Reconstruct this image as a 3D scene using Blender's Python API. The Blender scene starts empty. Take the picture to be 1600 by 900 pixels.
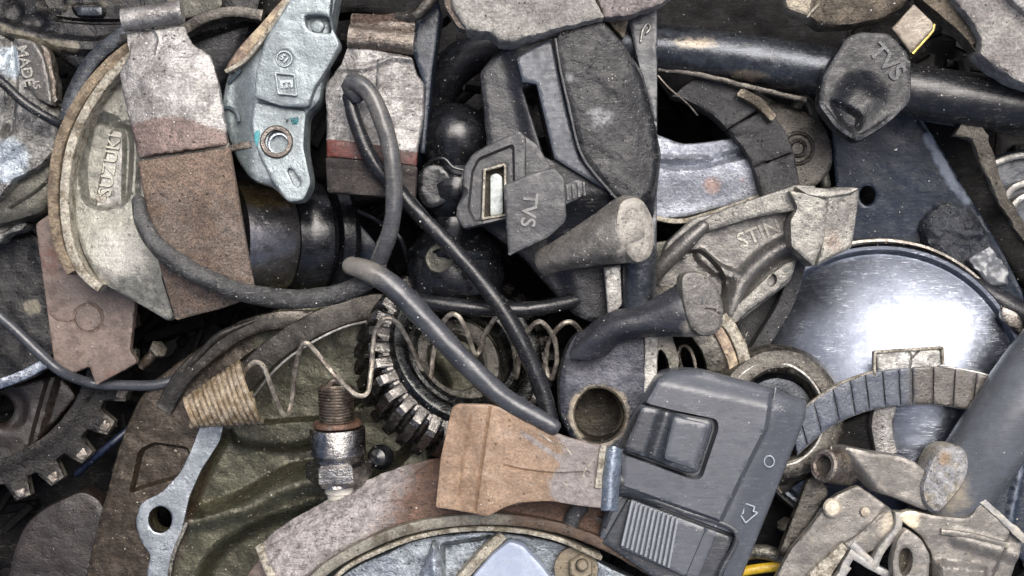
import bpy, bmesh, math, random
import numpy as np
from mathutils import Vector
from mathutils.geometry import delaunay_2d_cdt

# ------------------------------------------------------------------ camera, sky, sun, exposure
K = 0.00025          # metres per drawing unit (a quarter of a millimetre)
D = 2400.0           # height of the camera over the middle of the pile, drawing units
SC = bpy.context.scene
COL = SC.collection
cd = bpy.data.cameras.new('camera'); cam = bpy.data.objects.new('camera', cd); COL.objects.link(cam)
cam.location = (0, 0, D * K); cd.sensor_width = 36; cd.lens = 36 * D / 1600
cd.clip_start = 0.01; cd.clip_end = 50
cd.dof.use_dof = True; cd.dof.focus_distance = (D - 70) * K; cd.dof.aperture_fstop = 24
SC.camera = cam
SUN_EL, SUN_AZ = math.radians(64), math.radians(24)   # azimuth measured from the picture's top, towards the right
w = bpy.data.worlds.new('World'); SC.world = w; w.use_nodes = True
nt = w.node_tree; nt.nodes.clear()
sky = nt.nodes.new('ShaderNodeTexSky'); sky.sky_type = 'NISHITA'; sky.sun_disc = False
sky.sun_elevation = SUN_EL; sky.sun_rotation = SUN_AZ
sky.air_density = 0.6; sky.dust_density = 6.0; sky.ozone_density = 1.0
bg = nt.nodes.new('ShaderNodeBackground'); bg.inputs[1].default_value = 0.085
wo = nt.nodes.new('ShaderNodeOutputWorld')
nt.links.new(sky.outputs[0], bg.inputs[0]); nt.links.new(bg.outputs[0], wo.inputs[0])
sd = bpy.data.lights.new('sun', 'SUN'); sd.energy = 1.5; sd.angle = math.radians(42); sd.color = (1, .985, .965)
sun = bpy.data.objects.new('sun', sd); COL.objects.link(sun)
sv = Vector((math.sin(SUN_AZ) * math.cos(SUN_EL), math.cos(SUN_AZ) * math.cos(SUN_EL), math.sin(SUN_EL)))
sun.rotation_euler = sv.to_track_quat('Z', 'Y').to_euler()
SC.view_settings.view_transform = 'Standard'; SC.view_settings.look = 'None'
SC.view_settings.exposure = 1.15; SC.view_settings.gamma = 1
SC.cycles.max_bounces = 6; SC.cycles.glossy_bounces = 4; SC.cycles.diffuse_bounces = 3
SC.cycles.use_denoising = True

# ------------------------------------------------------------------ maths helpers
def W(x, y, z):
    x, y, z = np.broadcast_arrays(*[np.asarray(q, float) for q in (x, y, z)])
    s = (D - z) / D
    return np.stack([(x - 800) * s, (450 - y) * s, z], -1)
def hsh(ix, iy, seed):
    n = (ix.astype(np.int64) * 374761393 + iy.astype(np.int64) * 668265263 + seed * 974711) & 0x7fffffff
    n = ((n ^ (n >> 13)) * 1274126177) & 0x7fffffff
    return ((n ^ (n >> 16)) & 0xffff) / 65535.0
def vn(x, y, seed=0):
    ix, iy = np.floor(x), np.floor(y); fx, fy = x - ix, y - iy
    fx = fx * fx * (3 - 2 * fx); fy = fy * fy * (3 - 2 * fy)
    a, b = hsh(ix, iy, seed), hsh(ix + 1, iy, seed); c, d = hsh(ix, iy + 1, seed), hsh(ix + 1, iy + 1, seed)
    return (a + (b - a) * fx) * (1 - fy) + (c + (d - c) * fx) * fy
def fbm(x, y, seed=0, o=4):
    t = 0; a = .5
    for i in range(o):
        t = t + a * (vn(x * 2 ** i + 17.3 * i, y * 2 ** i + 5.1 * i, seed + i) - .5) * 2; a *= .5
    return t
def ss(a, b, x):
    t = np.clip((x - a) / (b - a), 0, 1); return t * t * (3 - 2 * t)
def cat(pts, closed=False, sp=6.0):
    """smooth curve through points of any dimension, sampled every sp units"""
    p = np.array(pts, float); n = len(p)
    if n == 2 and not closed:
        m = max(2, int(np.linalg.norm(p[1] - p[0]) / sp) + 1)
        return p[0] + (p[1] - p[0]) * np.linspace(0, 1, m)[:, None]
    if closed: q = np.vstack([p[-1:], p, p[:2]])
    else: q = np.vstack([2 * p[0] - p[1], p, 2 * p[-1] - p[-2]])
    out = []
    for i in range(1, len(q) - 2):
        a, b, c, d = q[i - 1], q[i], q[i + 1], q[i + 2]
        m = max(1, int(np.linalg.norm((c - b)[:3]) / sp))
        for k in range(m):
            t = k / m
            out.append(.5 * (2 * b + (c - a) * t + (2 * a - 5 * b + 4 * c - d) * t * t + (3 * b - a - 3 * c + d) * t ** 3))
    if not closed: out.append(p[-1])
    return np.array(out)
def rc(pts, r=6, sp=6.0):
    """polygon with rounded corners, resampled; r may be a list"""
    p = np.array(pts, float); n = len(p); rs = r if hasattr(r, '__len__') else [r] * n; o = []
    for i in range(n):
        a, b, c = p[i - 1], p[i], p[(i + 1) % n]
        la, lc = np.linalg.norm(a - b), np.linalg.norm(c - b)
        k = min(rs[i], la * .45, lc * .45)
        s, e = b + (a - b) / la * k, b + (c - b) / lc * k
        m = max(1, int(k * 1.5 / 3)) if k > .5 else 0
        if m == 0: o.append(b)
        else:
            for j in range(m + 1):
                t = j / m; o.append((1 - t) ** 2 * s + 2 * t * (1 - t) * b + t * t * e)
    return resample(np.array(o), sp)
def resample(o, sp):
    out = []
    for i in range(len(o)):
        a, b = o[i], o[(i + 1) % len(o)]; L = np.linalg.norm(b - a)
        if L < .3: continue
        m = max(1, int(L / sp + .3))
        for k in range(m): out.append(a + (b - a) * k / m)
    return np.array(out)
def circ(cx, cy, rx, ry=None, n=28, rot=0):
    ry = ry or rx; t = np.linspace(0, 2 * np.pi, n, endpoint=False); c, s = math.cos(rot), math.sin(rot)
    u, v = rx * np.cos(t), ry * np.sin(t)
    return np.stack([cx + u * c - v * s, cy + u * s + v * c], -1)
def inpoly(P, poly):
    x, y = P[:, 0][:, None], P[:, 1][:, None]; a = poly; b = np.roll(poly, -1, 0)
    ax, ay, bx, by = a[:, 0], a[:, 1], b[:, 0], b[:, 1]
    c = (ay > y) != (by > y)
    with np.errstate(divide='ignore', invalid='ignore'):
        xi = (bx - ax) * (y - ay) / (by - ay) + ax
    return (np.sum(c & (x < xi), 1) % 2) == 1
def dseg(P, a, b):
    d = b - a; L = np.sum(d * d, 1); L[L == 0] = 1e-9
    o = np.empty(len(P))
    for s in range(0, len(P), 4000):
        q = P[s:s + 4000, None, :] - a[None]
        t = np.clip(np.sum(q * d, 2) / L, 0, 1)
        o[s:s + 4000] = np.sqrt(np.min(np.sum((q - t[..., None] * d) ** 2, 2), 1))
    return o
def dpoly(P, poly): return dseg(P, poly, np.roll(poly, -1, 0))
FEAT = []                                            # lines where a surface steps, so that the mesh follows them
def sdf(X, Y, poly, offs=(-4, 0, 4)):
    poly = np.array(poly, float); FEAT.append((poly, True, offs)); P = np.stack([X, Y], -1); d = dpoly(P, poly); return np.where(inpoly(P, poly), d, -d)
DLO = [(-3, 0, 3)]
def dl(X, Y, pts, sp=12):
    p = cat(pts, sp=sp)[:, :2]; FEAT.append((p, False, DLO[0])); return dseg(np.stack([X, Y], -1), p[:-1], p[1:])
def ridge(X, Y, pts, w, h, soft=3):                 # flat-topped rib (or groove when h<0) along a polyline
    DLO[0] = (-w - soft, -max(w - soft, .2), 0, max(w - soft, .2), w + soft)
    return h * (1 - ss(w - soft, w + soft, dl(X, Y, pts)))
def boss(X, Y, cx, cy, r, h, soft=3):
    if soft < 7 and r > 5: FEAT.append((circ(cx, cy, r, n=24), True, (-soft, soft)))
    return h * (1 - ss(r - soft, r + soft, np.hypot(X - cx, Y - cy)))
def area(X, Y, poly, h, soft=4): return h * ss(-soft, soft, sdf(X, Y, poly, (-soft, soft)))
def P(pl, x, y, h=0.0):
    cx, cy, z0, gx, gy = (tuple(pl) + (0, 0))[:5]
    x, y = np.asarray(x, float), np.asarray(y, float)
    n = np.array([-gx, gy, 1.0]); n /= np.linalg.norm(n)
    p = W(x, y, z0 + gx * (x - cx) + gy * (y - cy))
    return p + np.asarray(h, float)[..., None] * n

# ------------------------------------------------------------------ object helpers
ORG = {}
def link(name, V, F, mat, par=None, tint=None, sharp=38, org=None, recalc=True):
    V = np.asarray(V, float)
    o3 = np.array(org if org is not None else [(V[:, 0].min() + V[:, 0].max()) / 2, (V[:, 1].min() + V[:, 1].max()) / 2, V[:, 2].min()])
    me = bpy.data.meshes.new(name); me.from_pydata(((V - o3) * K).tolist(), [], [tuple(f) for f in F]); me.update()
    if tint is not None:
        at = me.attributes.new('tint', 'FLOAT', 'POINT'); at.data.foreach_set('value', np.asarray(tint, np.float32))
    if recalc:
        bm = bmesh.new(); bm.from_mesh(me); bmesh.ops.recalc_face_normals(bm, faces=bm.faces); bm.to_mesh(me); bm.free()
    me.polygons.foreach_set('use_smooth', [True] * len(me.polygons))
    me.set_sharp_from_angle(angle=math.radians(sharp))
    me.materials.append(MAT(mat))
    o = bpy.data.objects.new(name, me); COL.objects.link(o)
    ORG[o] = o3
    if par is not None: o.parent = par; o.location = (o3 - ORG[par]) * K
    else: o.location = o3 * K
    return o
def thing(name, label, cat_, at, group=None):
    o = bpy.data.objects.new(name, None); COL.objects.link(o); o3 = W(*at); ORG[o] = o3
    o.location = o3 * K; o.empty_display_size = .01; o['label'] = label; o['category'] = cat_
    if group: o['group'] = group
    return o
def tag(o, label, cat_, group=None):
    o['label'] = label; o['category'] = cat_
    if group: o['group'] = group
    return o
RND = random.Random(5)
def slab(name, mat, out, pl, t=10, r=3, holes=(), rel=None, step=7, par=None, tint=None, nz=0, ns=.03, sharp=38, edge=0, thin=1.0):
    """a body with the given outline: rounded edge r, thickness t, top surface shaped by rel(x, y)"""
    out = np.array(out, float)
    if edge:                                         # ragged outline
        c = np.roll(out, -1, 0) - np.roll(out, 1, 0); c /= np.linalg.norm(c, axis=1)[:, None] + 1e-9
        out = out + np.stack([c[:, 1], -c[:, 0]], -1) * (fbm(out[:, 0] * .12, out[:, 1] * .12, 9) * edge)[:, None]
    loops = [out] + [np.array(h, float) for h in holes]
    lo, hi = out.min(0), out.max(0)
    gx, gy = np.meshgrid(np.arange(lo[0], hi[0], step), np.arange(lo[1], hi[1], step * .87))
    gx = gx + (np.arange(gx.shape[0]) % 2)[:, None] * step / 2
    G = np.stack([gx.ravel(), gy.ravel()], -1)
    rs = np.random.RandomState(3); G += rs.uniform(-.12, .12, G.shape) * step
    def inside(Q):
        m = inpoly(Q, out)
        for h in loops[1:]: m &= ~inpoly(Q, h)
        return m
    def dist(Q):
        d = dpoly(Q, out)
        for h in loops[1:]: d = np.minimum(d, dpoly(Q, h))
        return d
    if len(G):
        G = G[inside(G)]
    if len(G):
        dd = dist(G); G = G[dd > max(r * 1.15, step * .55)]
    rings = []
    if r > 0:
        for f in (.3, 1.0):
            for k, L in enumerate(loops):
                c = np.roll(L, -1, 0) - np.roll(L, 1, 0); c /= np.linalg.norm(c, axis=1)[:, None] + 1e-9
                for s in (1, -1):
                    Q = L + np.stack([c[:, 1], -c[:, 0]], -1) * (s * r * f)
                    Q = Q[inside(Q)]
                    if len(Q): Q = Q[dist(Q) > r * f * .93]
                    if len(Q): rings.append(Q)
    if rel is not None or tint is not None:
        FEAT.clear(); z0 = np.zeros(1)
        if rel is not None: rel(z0 + lo[0], z0 + lo[1])
        fts = []
        for q, cl, offs in FEAT:
            q = resample(q, max(2.0, step * .5)) if cl else cat(q, sp=max(2.0, step * .5))
            if len(q) < 3: continue
            c = (np.roll(q, -1, 0) - np.roll(q, 1, 0)) if cl else np.gradient(q, axis=0)
            c = c / (np.linalg.norm(c, axis=1)[:, None] + 1e-9); nn = np.stack([c[:, 1], -c[:, 0]], -1)
            for f in sorted({s * o for o in offs for s in (1, -1)}): fts.append(q + nn * f)
        if fts:
            Ft = np.vstack(fts); Ft = Ft[inside(Ft)]
            if len(Ft): Ft = Ft[dist(Ft) > max(r * 1.1, 1.0)]
            if len(Ft):
                # thin out crowded points
                key = np.floor(Ft / 1.1).astype(int); _, ui = np.unique(key, axis=0, return_index=True); Ft = Ft[np.sort(ui)]
                if len(G):
                    kp = np.ones(len(G), bool)
                    for s0 in range(0, len(G), 2000):
                        dd = np.sqrt(((G[s0:s0 + 2000, None] - Ft[None]) ** 2).sum(2)).min(1); kp[s0:s0 + 2000] = dd > step * .45
                    G = G[kp]
                G = np.vstack([G, Ft]) if len(G) else Ft
    pts = np.vstack(loops + ([G] if len(G) else []) + rings)
    E = []; b = 0
    for L in loops:
        n = len(L); E += [(b + i, b + (i + 1) % n) for i in range(n)]; b += n
    vo, eo, fo, ov, oe, of = delaunay_2d_cdt([Vector(p) for p in pts], E, [], 0, .01)
    V2 = np.array([(v.x, v.y) for v in vo]); F = np.array([list(f) for f in fo if len(f) == 3])
    F = F[inside(V2[F].mean(1))]
    d = dist(V2); X, Y = V2[:, 0], V2[:, 1]
    h = np.zeros(len(V2))
    if r > 0:
        q = np.clip(1 - d / r, 0, 1); h -= r * (1 - np.sqrt(np.maximum(0, 1 - q * q)))
    if rel is not None: h = h + rel(X, Y)
    if nz: h = h + nz * fbm(X * ns, Y * ns, 3, 5) * ss(-.1, max(r, 1), d)
    top = P(pl, X, Y, h); bot = P(pl, X, Y, np.full(len(X), -float(t)))
    n = len(V2); cnt = {}
    for f in F:
        for k in range(3):
            e = (int(f[k]), int(f[(k + 1) % 3]))
            if (e[1], e[0]) in cnt: cnt.pop((e[1], e[0]))
            else: cnt[e] = 1
    be = list(cnt); bv = sorted({v for e in be for v in e}); ix = {v: i for i, v in enumerate(bv)}; nb = len(bv)
    # only the rim of the underside is kept, closed with its own triangles
    used = np.zeros(n, bool); used[F.ravel()] = True
    V = np.vstack([top, bot[bv]])
    faces = [tuple(int(q) for q in f) for f in F]
    for a, c in be: faces.append((c, a, n + ix[a], n + ix[c]))
    # underside triangulation from rim points only
    e2 = [(ix[a], ix[c]) for a, c in be]
    v2, _, f2, ov2, _, _ = delaunay_2d_cdt([Vector(V2[q]) for q in bv], e2, [], 0, .001)
    if len(v2) == nb:
        f2 = np.array([list(f) for f in f2 if len(f) == 3]); B2 = V2[bv]
        f2 = f2[inside(B2[f2].mean(1))]; mp = {}
        for i, o_ in enumerate(ov2):
            for q in o_: mp[i] = q
        faces += [tuple(n + mp[int(q)] for q in reversed(f)) for f in f2 if all(int(q) in mp for q in f)]
    ti = None
    if tint is not None:
        tt = np.clip(tint(X, Y), 0, 1); ti = np.concatenate([tt, tt[bv]])
    # drop unused vertices
    keep = np.concatenate([used, np.ones(nb, bool)]); mp = np.cumsum(keep) - 1
    faces = [tuple(int(mp[q]) for q in f) for f in faces]
    return link(name, V[keep], faces, mat, par, ti[keep] if ti is not None else None, sharp)
def tube(name, mat, pts, r, seg=14, par=None, nz=0, tint=None, sp=6, flat=1.0, caps=True, closed=False, world=False, round_=True):
    p = np.array(pts, float); rr = np.array(r if hasattr(r, '__len__') else [r] * len(p), float)
    Q = cat(np.hstack([p, rr[:, None]]), closed, sp); R = Q[:, 3]
    C = Q[:, :3] if world else W(Q[:, 0], Q[:, 1], Q[:, 2]); n = len(C)
    T = np.roll(C, -1, 0) - np.roll(C, 1, 0)
    if not closed: T[0] = C[1] - C[0]; T[-1] = C[-1] - C[-2]
    T /= np.linalg.norm(T, axis=1)[:, None] + 1e-9
    N = np.cross(T[0], [0, 0, 1.0]); N = N if np.linalg.norm(N) > .01 else np.array([1.0, 0, 0]); N /= np.linalg.norm(N)
    V = []; a = np.linspace(0, 2 * np.pi, seg, endpoint=False); rings = []
    Ns = []
    for i in range(n):
        N = N - T[i] * np.dot(N, T[i]); N /= np.linalg.norm(N); Ns.append(N.copy())
    idx = list(range(n)); extra = []
    for i in idx:
        B = np.cross(T[i], Ns[i])
        m = 1 + (nz / max(R[i], 1)) * fbm(a * 2.2 + i * .11, np.full(seg, i * .25), 7, 3)
        rings.append(C[i] + R[i] * m[:, None] * (np.cos(a)[:, None] * Ns[i] + np.sin(a)[:, None] * B * flat))
    if caps and round_ and not closed:
        for e, s in ((0, -1), (n - 1, 1)):
            B = np.cross(T[e], Ns[e]); L = []
            for f in (.5, .85):
                L.append(C[e] + s * T[e] * R[e] * f * .8 + R[e] * math.sqrt(1 - f * f) * (np.cos(a)[:, None] * Ns[e] + np.sin(a)[:, None] * B * flat))
            if e == 0: rings = L[::-1] + rings
            else: rings = rings + L
    V = np.vstack(rings); m = len(rings); F = []
    for i in range(m if closed else m - 1):
        for k in range(seg):
            j = (i + 1) % m; F.append((i * seg + k, i * seg + (k + 1) % seg, j * seg + (k + 1) % seg, j * seg + k))
    if caps and not closed:
        F.append(tuple(range(seg))); F.append(tuple((m - 1) * seg + k for k in range(seg)))
    ti = None
    if tint is not None:
        s_ = np.repeat(np.linspace(0, 1, m), seg)
        ti = np.clip(tint(s_) if tint.__code__.co_argcount == 1 else tint(800 + V[:, 0] * D / (D - V[:, 2]), 450 - V[:, 1] * D / (D - V[:, 2])), 0, 1)
    return link(name, V, F, mat, par, ti)
def sweep(name, mat, pts, prof, par=None, sp=6, nz=0, tint=None, closed=False, sharp=38, taper=None):
    """a bar of the given cross-section (sideways, upwards) laid along a path"""
    Q = cat(pts, closed, sp); C = W(Q[:, 0], Q[:, 1], Q[:, 2]); n = len(C); pr = np.array(prof, float); m = len(pr)
    T = np.roll(C, -1, 0) - np.roll(C, 1, 0)
    if not closed: T[0] = C[1] - C[0]; T[-1] = C[-1] - C[-2]
    T /= np.linalg.norm(T, axis=1)[:, None]
    S = np.cross(T, [0, 0, 1.0]); S /= np.linalg.norm(S, axis=1)[:, None]; U = np.cross(S, T)
    V = []
    for i in range(n):
        k = 1 if taper is None else taper(i / (n - 1))
        q = pr * k
        V.append(C[i] + q[:, 0][:, None] * S[i] + q[:, 1][:, None] * U[i])
    V = np.vstack(V)
    if nz: V = V + (nz * fbm(V[:, 0] * .09, V[:, 1] * .09 + V[:, 2] * .05, 11, 3))[:, None] * np.array([.5, .5, 1])
    F = []
    for i in range(n if closed else n - 1):
        j = (i + 1) % n
        for k in range(m): F.append((i * m + k, i * m + (k + 1) % m, j * m + (k + 1) % m, j * m + k))
    if not closed: F.append(tuple(range(m))); F.append(tuple((n - 1) * m + k for k in range(m)))
    ti = None
    if tint is not None: ti = np.clip(tint(np.repeat(np.linspace(0, 1, n), m)), 0, 1)
    return link(name, V, F, mat, par, ti, sharp)
def rectp(a, b, c, d, r=2):                          # cross-section rectangle a..b sideways, c..d upwards, chamfered on top
    return [(a, c), (b, c), (b, d - r), (b - r * .3, d - r * .3), (b - r, d), (a + r, d), (a + r * .3, d - r * .3), (a, d - r)]
def lathe(name, mat, at, ax, prof, seg=48, par=None, radf=None, ring=False, nz=0, tint=None, sharp=35, up=None):
    ax = np.array(ax, float); ax /= np.linalg.norm(ax)
    u = np.cross(ax, up if up is not None else ([0, 0, 1.0] if abs(ax[2]) < .9 else [1.0, 0, 0])); u /= np.linalg.norm(u); v = np.cross(ax, u)
    o = W(*at); a = np.linspace(0, 2 * np.pi, seg, endpoint=False); V = []; F = []; R = []; ti = []
    for k, (s, r) in enumerate(prof):
        rr = np.full(seg, float(r))
        if radf is not None: rr = radf(a, s, rr)
        if nz: rr = rr + nz * fbm(a * 3, np.full(seg, s * .06), 5, 3) * (r > 1)
        V.append(o + ax * s + rr[:, None] * (np.cos(a)[:, None] * u + np.sin(a)[:, None] * v)); ti += [k] * seg
    V = np.vstack(V); n = len(prof)
    for i in range(n if ring else n - 1):
        j = (i + 1) % n
        for k in range(seg): F.append((i * seg + k, i * seg + (k + 1) % seg, j * seg + (k + 1) % seg, j * seg + k))
    if not ring: F.append(tuple(range(seg))[::-1]); F.append(tuple((n - 1) * seg + k for k in range(seg)))
    t = None
    if tint is not None: t = np.clip(tint(V), 0, 1)
    return link(name, V, F, mat, par, t, sharp)
def loft(name, mat, rows, t=8, nu=40, nv=20, r=3, par=None, tint=None, rel=None, nz=0, ns=.03, smooth=True, sharp=38, tv=None):
    """a curved plate through several rows of points, thickness t along its normal"""
    R = []
    for q in rows:
        c = cat(q, sp=3.0); L = np.concatenate([[0], np.cumsum(np.linalg.norm(np.diff(c[:, :2], axis=0), axis=1))])
        Lt = L[-1]; e = min(.2, r / Lt) if r else .01
        us = np.concatenate([[0, e * .3, e], np.linspace(e, 1 - e, nu)[1:-1], [1 - e, 1 - e * .3, 1]])
        R.append(np.stack([np.interp(us * Lt, L, c[:, k]) for k in range(3)], -1))
    R = np.array(R)
    Lv = np.linalg.norm(R[0, len(us) // 2] - R[-1, len(us) // 2]); e = min(.2, r / max(Lv, 1)) if r else .01
    vs = np.concatenate([[0, e * .3, e], np.linspace(e, 1 - e, nv)[1:-1], [1 - e, 1 - e * .3, 1]])
    m = len(R); G = np.empty((len(vs), R.shape[1], 3))
    for i, v in enumerate(vs):
        f = v * (m - 1); k = min(int(f), m - 2); tt = f - k
        b, c = R[k], R[k + 1]
        if smooth and m > 2:
            a = R[k - 1] if k > 0 else 2 * b - c; d = R[k + 2] if k + 2 < m else 2 * c - b
            G[i] = .5 * (2 * b + (c - a) * tt + (2 * a - 5 * b + 4 * c - d) * tt * tt + (3 * b - a - 3 * c + d) * tt ** 3)
        else: G[i] = b + (c - b) * tt
    X, Y = G[..., 0], G[..., 1]; C = W(G[..., 0], G[..., 1], G[..., 2])
    N = np.cross(np.gradient(C, axis=0), np.gradient(C, axis=1)); N /= np.linalg.norm(N, axis=2)[..., None] + 1e-9
    if N[..., 2].mean() < 0: N = -N
    uu, vv = np.meshgrid(us, vs); Lu = np.linalg.norm(np.diff(C[len(vs) // 2], axis=0), axis=1).sum()
    d = np.minimum(np.minimum(uu, 1 - uu) * Lu, np.minimum(vv, 1 - vv) * Lv)
    h = np.zeros_like(X)
    if r: q = np.clip(1 - d / r, 0, 1); h -= r * (1 - np.sqrt(np.maximum(0, 1 - q * q)))
    if rel is not None: h = h + rel(X.ravel(), Y.ravel()).reshape(X.shape)
    if nz: h = h + nz * fbm(X.ravel() * ns, Y.ravel() * ns, 21, 5).reshape(X.shape)
    top = (C + N * h[..., None]).reshape(-1, 3); bot = (C - N * t).reshape(-1, 3)
    a, b = X.shape; n = a * b; F = []
    I = lambda i, j: i * b + j
    for i in range(a - 1):
        for j in range(b - 1):
            F.append((I(i, j), I(i, j + 1), I(i + 1, j + 1), I(i + 1, j)))
            F.append((n + I(i, j), n + I(i + 1, j), n + I(i + 1, j + 1), n + I(i, j + 1)))
    per = [I(0, j) for j in range(b)] + [I(i, b - 1) for i in range(1, a)] + [I(a - 1, j) for j in range(b - 2, -1, -1)] + [I(i, 0) for i in range(a - 2, 0, -1)]
    for k in range(len(per)):
        p_, q_ = per[k], per[(k + 1) % len(per)]; F.append((p_, q_, n + q_, n + p_))
    ti = None
    if tint is not None:
        tt = np.clip(tint(X.ravel(), Y.ravel()), 0, 1); ti = np.concatenate([tt, tt])
    return link(name, np.vstack([top, bot]), F, mat, par, ti, sharp)
def text(s, mat, pl, x, y, size, ang, ex, par, name='lettering', flatten=1.0, shear=0, rel=None, bold=.02):
    cu = bpy.data.curves.new('t', 'FONT'); cu.body = s; cu.align_x = 'CENTER'; cu.align_y = 'CENTER'; cu.extrude = .05; cu.offset = bold
    cu.resolution_u = 3
    to = bpy.data.objects.new('t', cu); COL.objects.link(to)
    bpy.context.view_layer.update()
    me = bpy.data.meshes.new_from_object(to.evaluated_get(bpy.context.evaluated_depsgraph_get()))
    v = np.array([tuple(q.co) for q in me.vertices]); F = [tuple(p.vertices) for p in me.polygons]
    bpy.data.objects.remove(to); bpy.data.curves.remove(cu); bpy.data.meshes.remove(me)
    u, q = v[:, 0] * size + shear * v[:, 1] * size, -v[:, 1] * size * flatten
    c, sn = math.cos(math.radians(ang)), math.sin(math.radians(ang))
    X, Y = x + u * c - q * sn, y + u * sn + q * c
    h = np.where(v[:, 2] > 0, ex, -3.0)
    if rel is not None: h = h + rel(X, Y)
    return link(name, P(pl, X, Y, h), F, mat, par, sharp=30)

def corners(pts, closed=False):                      # extra points beside each corner, so that a smooth path keeps it sharp
    p = [np.array(q, float) for q in pts]; o = [p[0]]
    for u_, v_ in zip(p[:-1], p[1:]): o += [u_ + (v_ - u_) * .12, u_ + (v_ - u_) * .88, v_]
    return [tuple(q) for q in o]
# ------------------------------------------------------------------ materials
MATS = {}; SPEC = {}
def MAT(n):
    if n not in MATS: MATS[n] = build_mat(n, **SPEC[n])
    return MATS[n]
def srgb(c):
    if isinstance(c, str):
        c = [int(c[i:i + 2], 16) / 255 for i in (0, 2, 4)]
        return tuple((v / 12.92 if v <= .04045 else ((v + .055) / 1.055) ** 2.4) for v in c) + (1,)
    return tuple(c) + (1,)
def build_mat(name, c, c2=None, t2=.5, s2=.02, c3=None, rough=.5, rv=.2, metal=0.0, bump=.5, bs=.25, gr=.3,
              speck=.1, sc='c9c6bd', scr=.2, scrc=None, wear=None, wa=.5, dust=.15, dc='8f8b80', ior=1.5, ds=.05, br=1.0):
    m = bpy.data.materials.new(name); m.use_nodes = True; nt = m.node_tree; N = nt.nodes; Lk = nt.links
    b = N['Principled BSDF']
    metal = min(1.0, metal * 1.9) if metal > .2 else metal
    bump *= .42 if bump < 1.3 else .6
    gm = min(.3, gr * .8); gr *= .85; dc = tuple(q * .72 + .28 * g for q, g in zip(srgb(dc)[:3], (.17, .175, .19)))
    def nd(t, **kw):
        x = N.new(t)
        for k, v in kw.items(): setattr(x, k, v)
        return x
    def put(a, i, v):
        if hasattr(v, 'is_linked') or isinstance(v, bpy.types.NodeSocket): Lk.new(v, a.inputs[i])
        else: a.inputs[i].default_value = v
    def math_(op, a, b_=0.0, cl=False):
        x = nd('ShaderNodeMath', operation=op, use_clamp=cl); put(x, 0, a); put(x, 1, b_); return x.outputs[0]
    def mr(v, a, b_, lo=0.0, hi=1.0):
        x = nd('ShaderNodeMapRange', interpolation_type='SMOOTHSTEP'); put(x, 0, v)
        x.inputs[1].default_value = a; x.inputs[2].default_value = b_; x.inputs[3].default_value = lo; x.inputs[4].default_value = hi; return x.outputs[0]
    def mix(f, a, b_):
        x = nd('ShaderNodeMix', data_type='RGBA'); put(x, 0, f); put(x, 6, a); put(x, 7, b_); return x.outputs[2]
    tc = nd('ShaderNodeTexCoord'); oi = nd('ShaderNodeObjectInfo')
    v1 = nd('ShaderNodeVectorMath', operation='SCALE'); Lk.new(tc.outputs['Object'], v1.inputs[0]); v1.inputs['Scale'].default_value = 1 / K
    off = math_('MULTIPLY', oi.outputs['Random'], 3000.0)
    cb = nd('ShaderNodeCombineXYZ'); Lk.new(off, cb.inputs[0]); Lk.new(off, cb.inputs[1])
    v2 = nd('ShaderNodeVectorMath', operation='ADD'); Lk.new(v1.outputs[0], v2.inputs[0]); Lk.new(cb.outputs[0], v2.inputs[1])
    vec = v2.outputs[0]
    def noise(s, det=4, ro=.6, v=None, dist=0.0):
        x = nd('ShaderNodeTexNoise'); Lk.new(v or vec, x.inputs['Vector']); x.inputs['Scale'].default_value = s
        x.inputs['Detail'].default_value = det; x.inputs['Roughness'].default_value = ro; x.inputs['Distortion'].default_value = dist; return x.outputs[0]
    big, mid, fine = noise(s2, 6, .68), noise(.085, 5, .6), noise(bs, 4, .7)
    col = srgb(c)
    if c2 is not None:
        f = math_('ADD', big, math_('MULTIPLY', math_('SUBTRACT', mid, .5), .45))
        col = mix(mr(f, t2 - .09, t2 + .09), col, srgb(c2))
    if c3 is not None:
        at = nd('ShaderNodeAttribute', attribute_name='tint')
        f = math_('ADD', at.outputs['Fac'], math_('MULTIPLY', math_('SUBTRACT', math_('ADD', math_('MULTIPLY', big, .5), math_('MULTIPLY', mid, .5)), .5), 1.3))
        f = math_('MULTIPLY', mr(f, .22, .78), mr(at.outputs['Fac'], .0, .12)); col = mix(f, col, srgb(c3)); t3 = f
    # dusty film in the hollows of the large noise
    dn = noise(ds, 6, .75)
    dm = math_('MULTIPLY', mr(dn, .67 - dust * .55, .82 - dust * .4), min(1, .35 + dust * 1.2)) if dust > 0 else None
    if dm is not None: col = mix(dm, col, srgb(dc))
    # grain
    g = math_('MULTIPLY', mr(fine, .25, .75, 1 - gr, 1 + gr), mr(mid, .3, .7, 1 - gm, 1 + gm * .8))
    cm = nd('ShaderNodeVectorMath', operation='SCALE'); put(cm, 0, col); Lk.new(g, cm.inputs['Scale']); col = cm.outputs[0]
    if wear is not None:
        ge = nd('ShaderNodeNewGeometry'); f = math_('ADD', ge.outputs['Pointiness'], math_('MULTIPLY', math_('SUBTRACT', mid, .5), .17))
        wm = math_('MULTIPLY', mr(f, .54, .62), wa * .75); col = mix(wm, col, srgb(wear))
    pv = nd('ShaderNodeTexVoronoi'); Lk.new(vec, pv.inputs['Vector']); pv.inputs['Scale'].default_value = .11
    ps = nd('ShaderNodeSeparateColor'); Lk.new(pv.outputs['Color'], ps.inputs[0])
    pit = mr(math_('SUBTRACT', mr(ps.outputs[1], .55, 1.0, .0, .26), math_('ADD', pv.outputs['Distance'], math_('MULTIPLY', fine, .22))), -.1, -.02)
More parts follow.
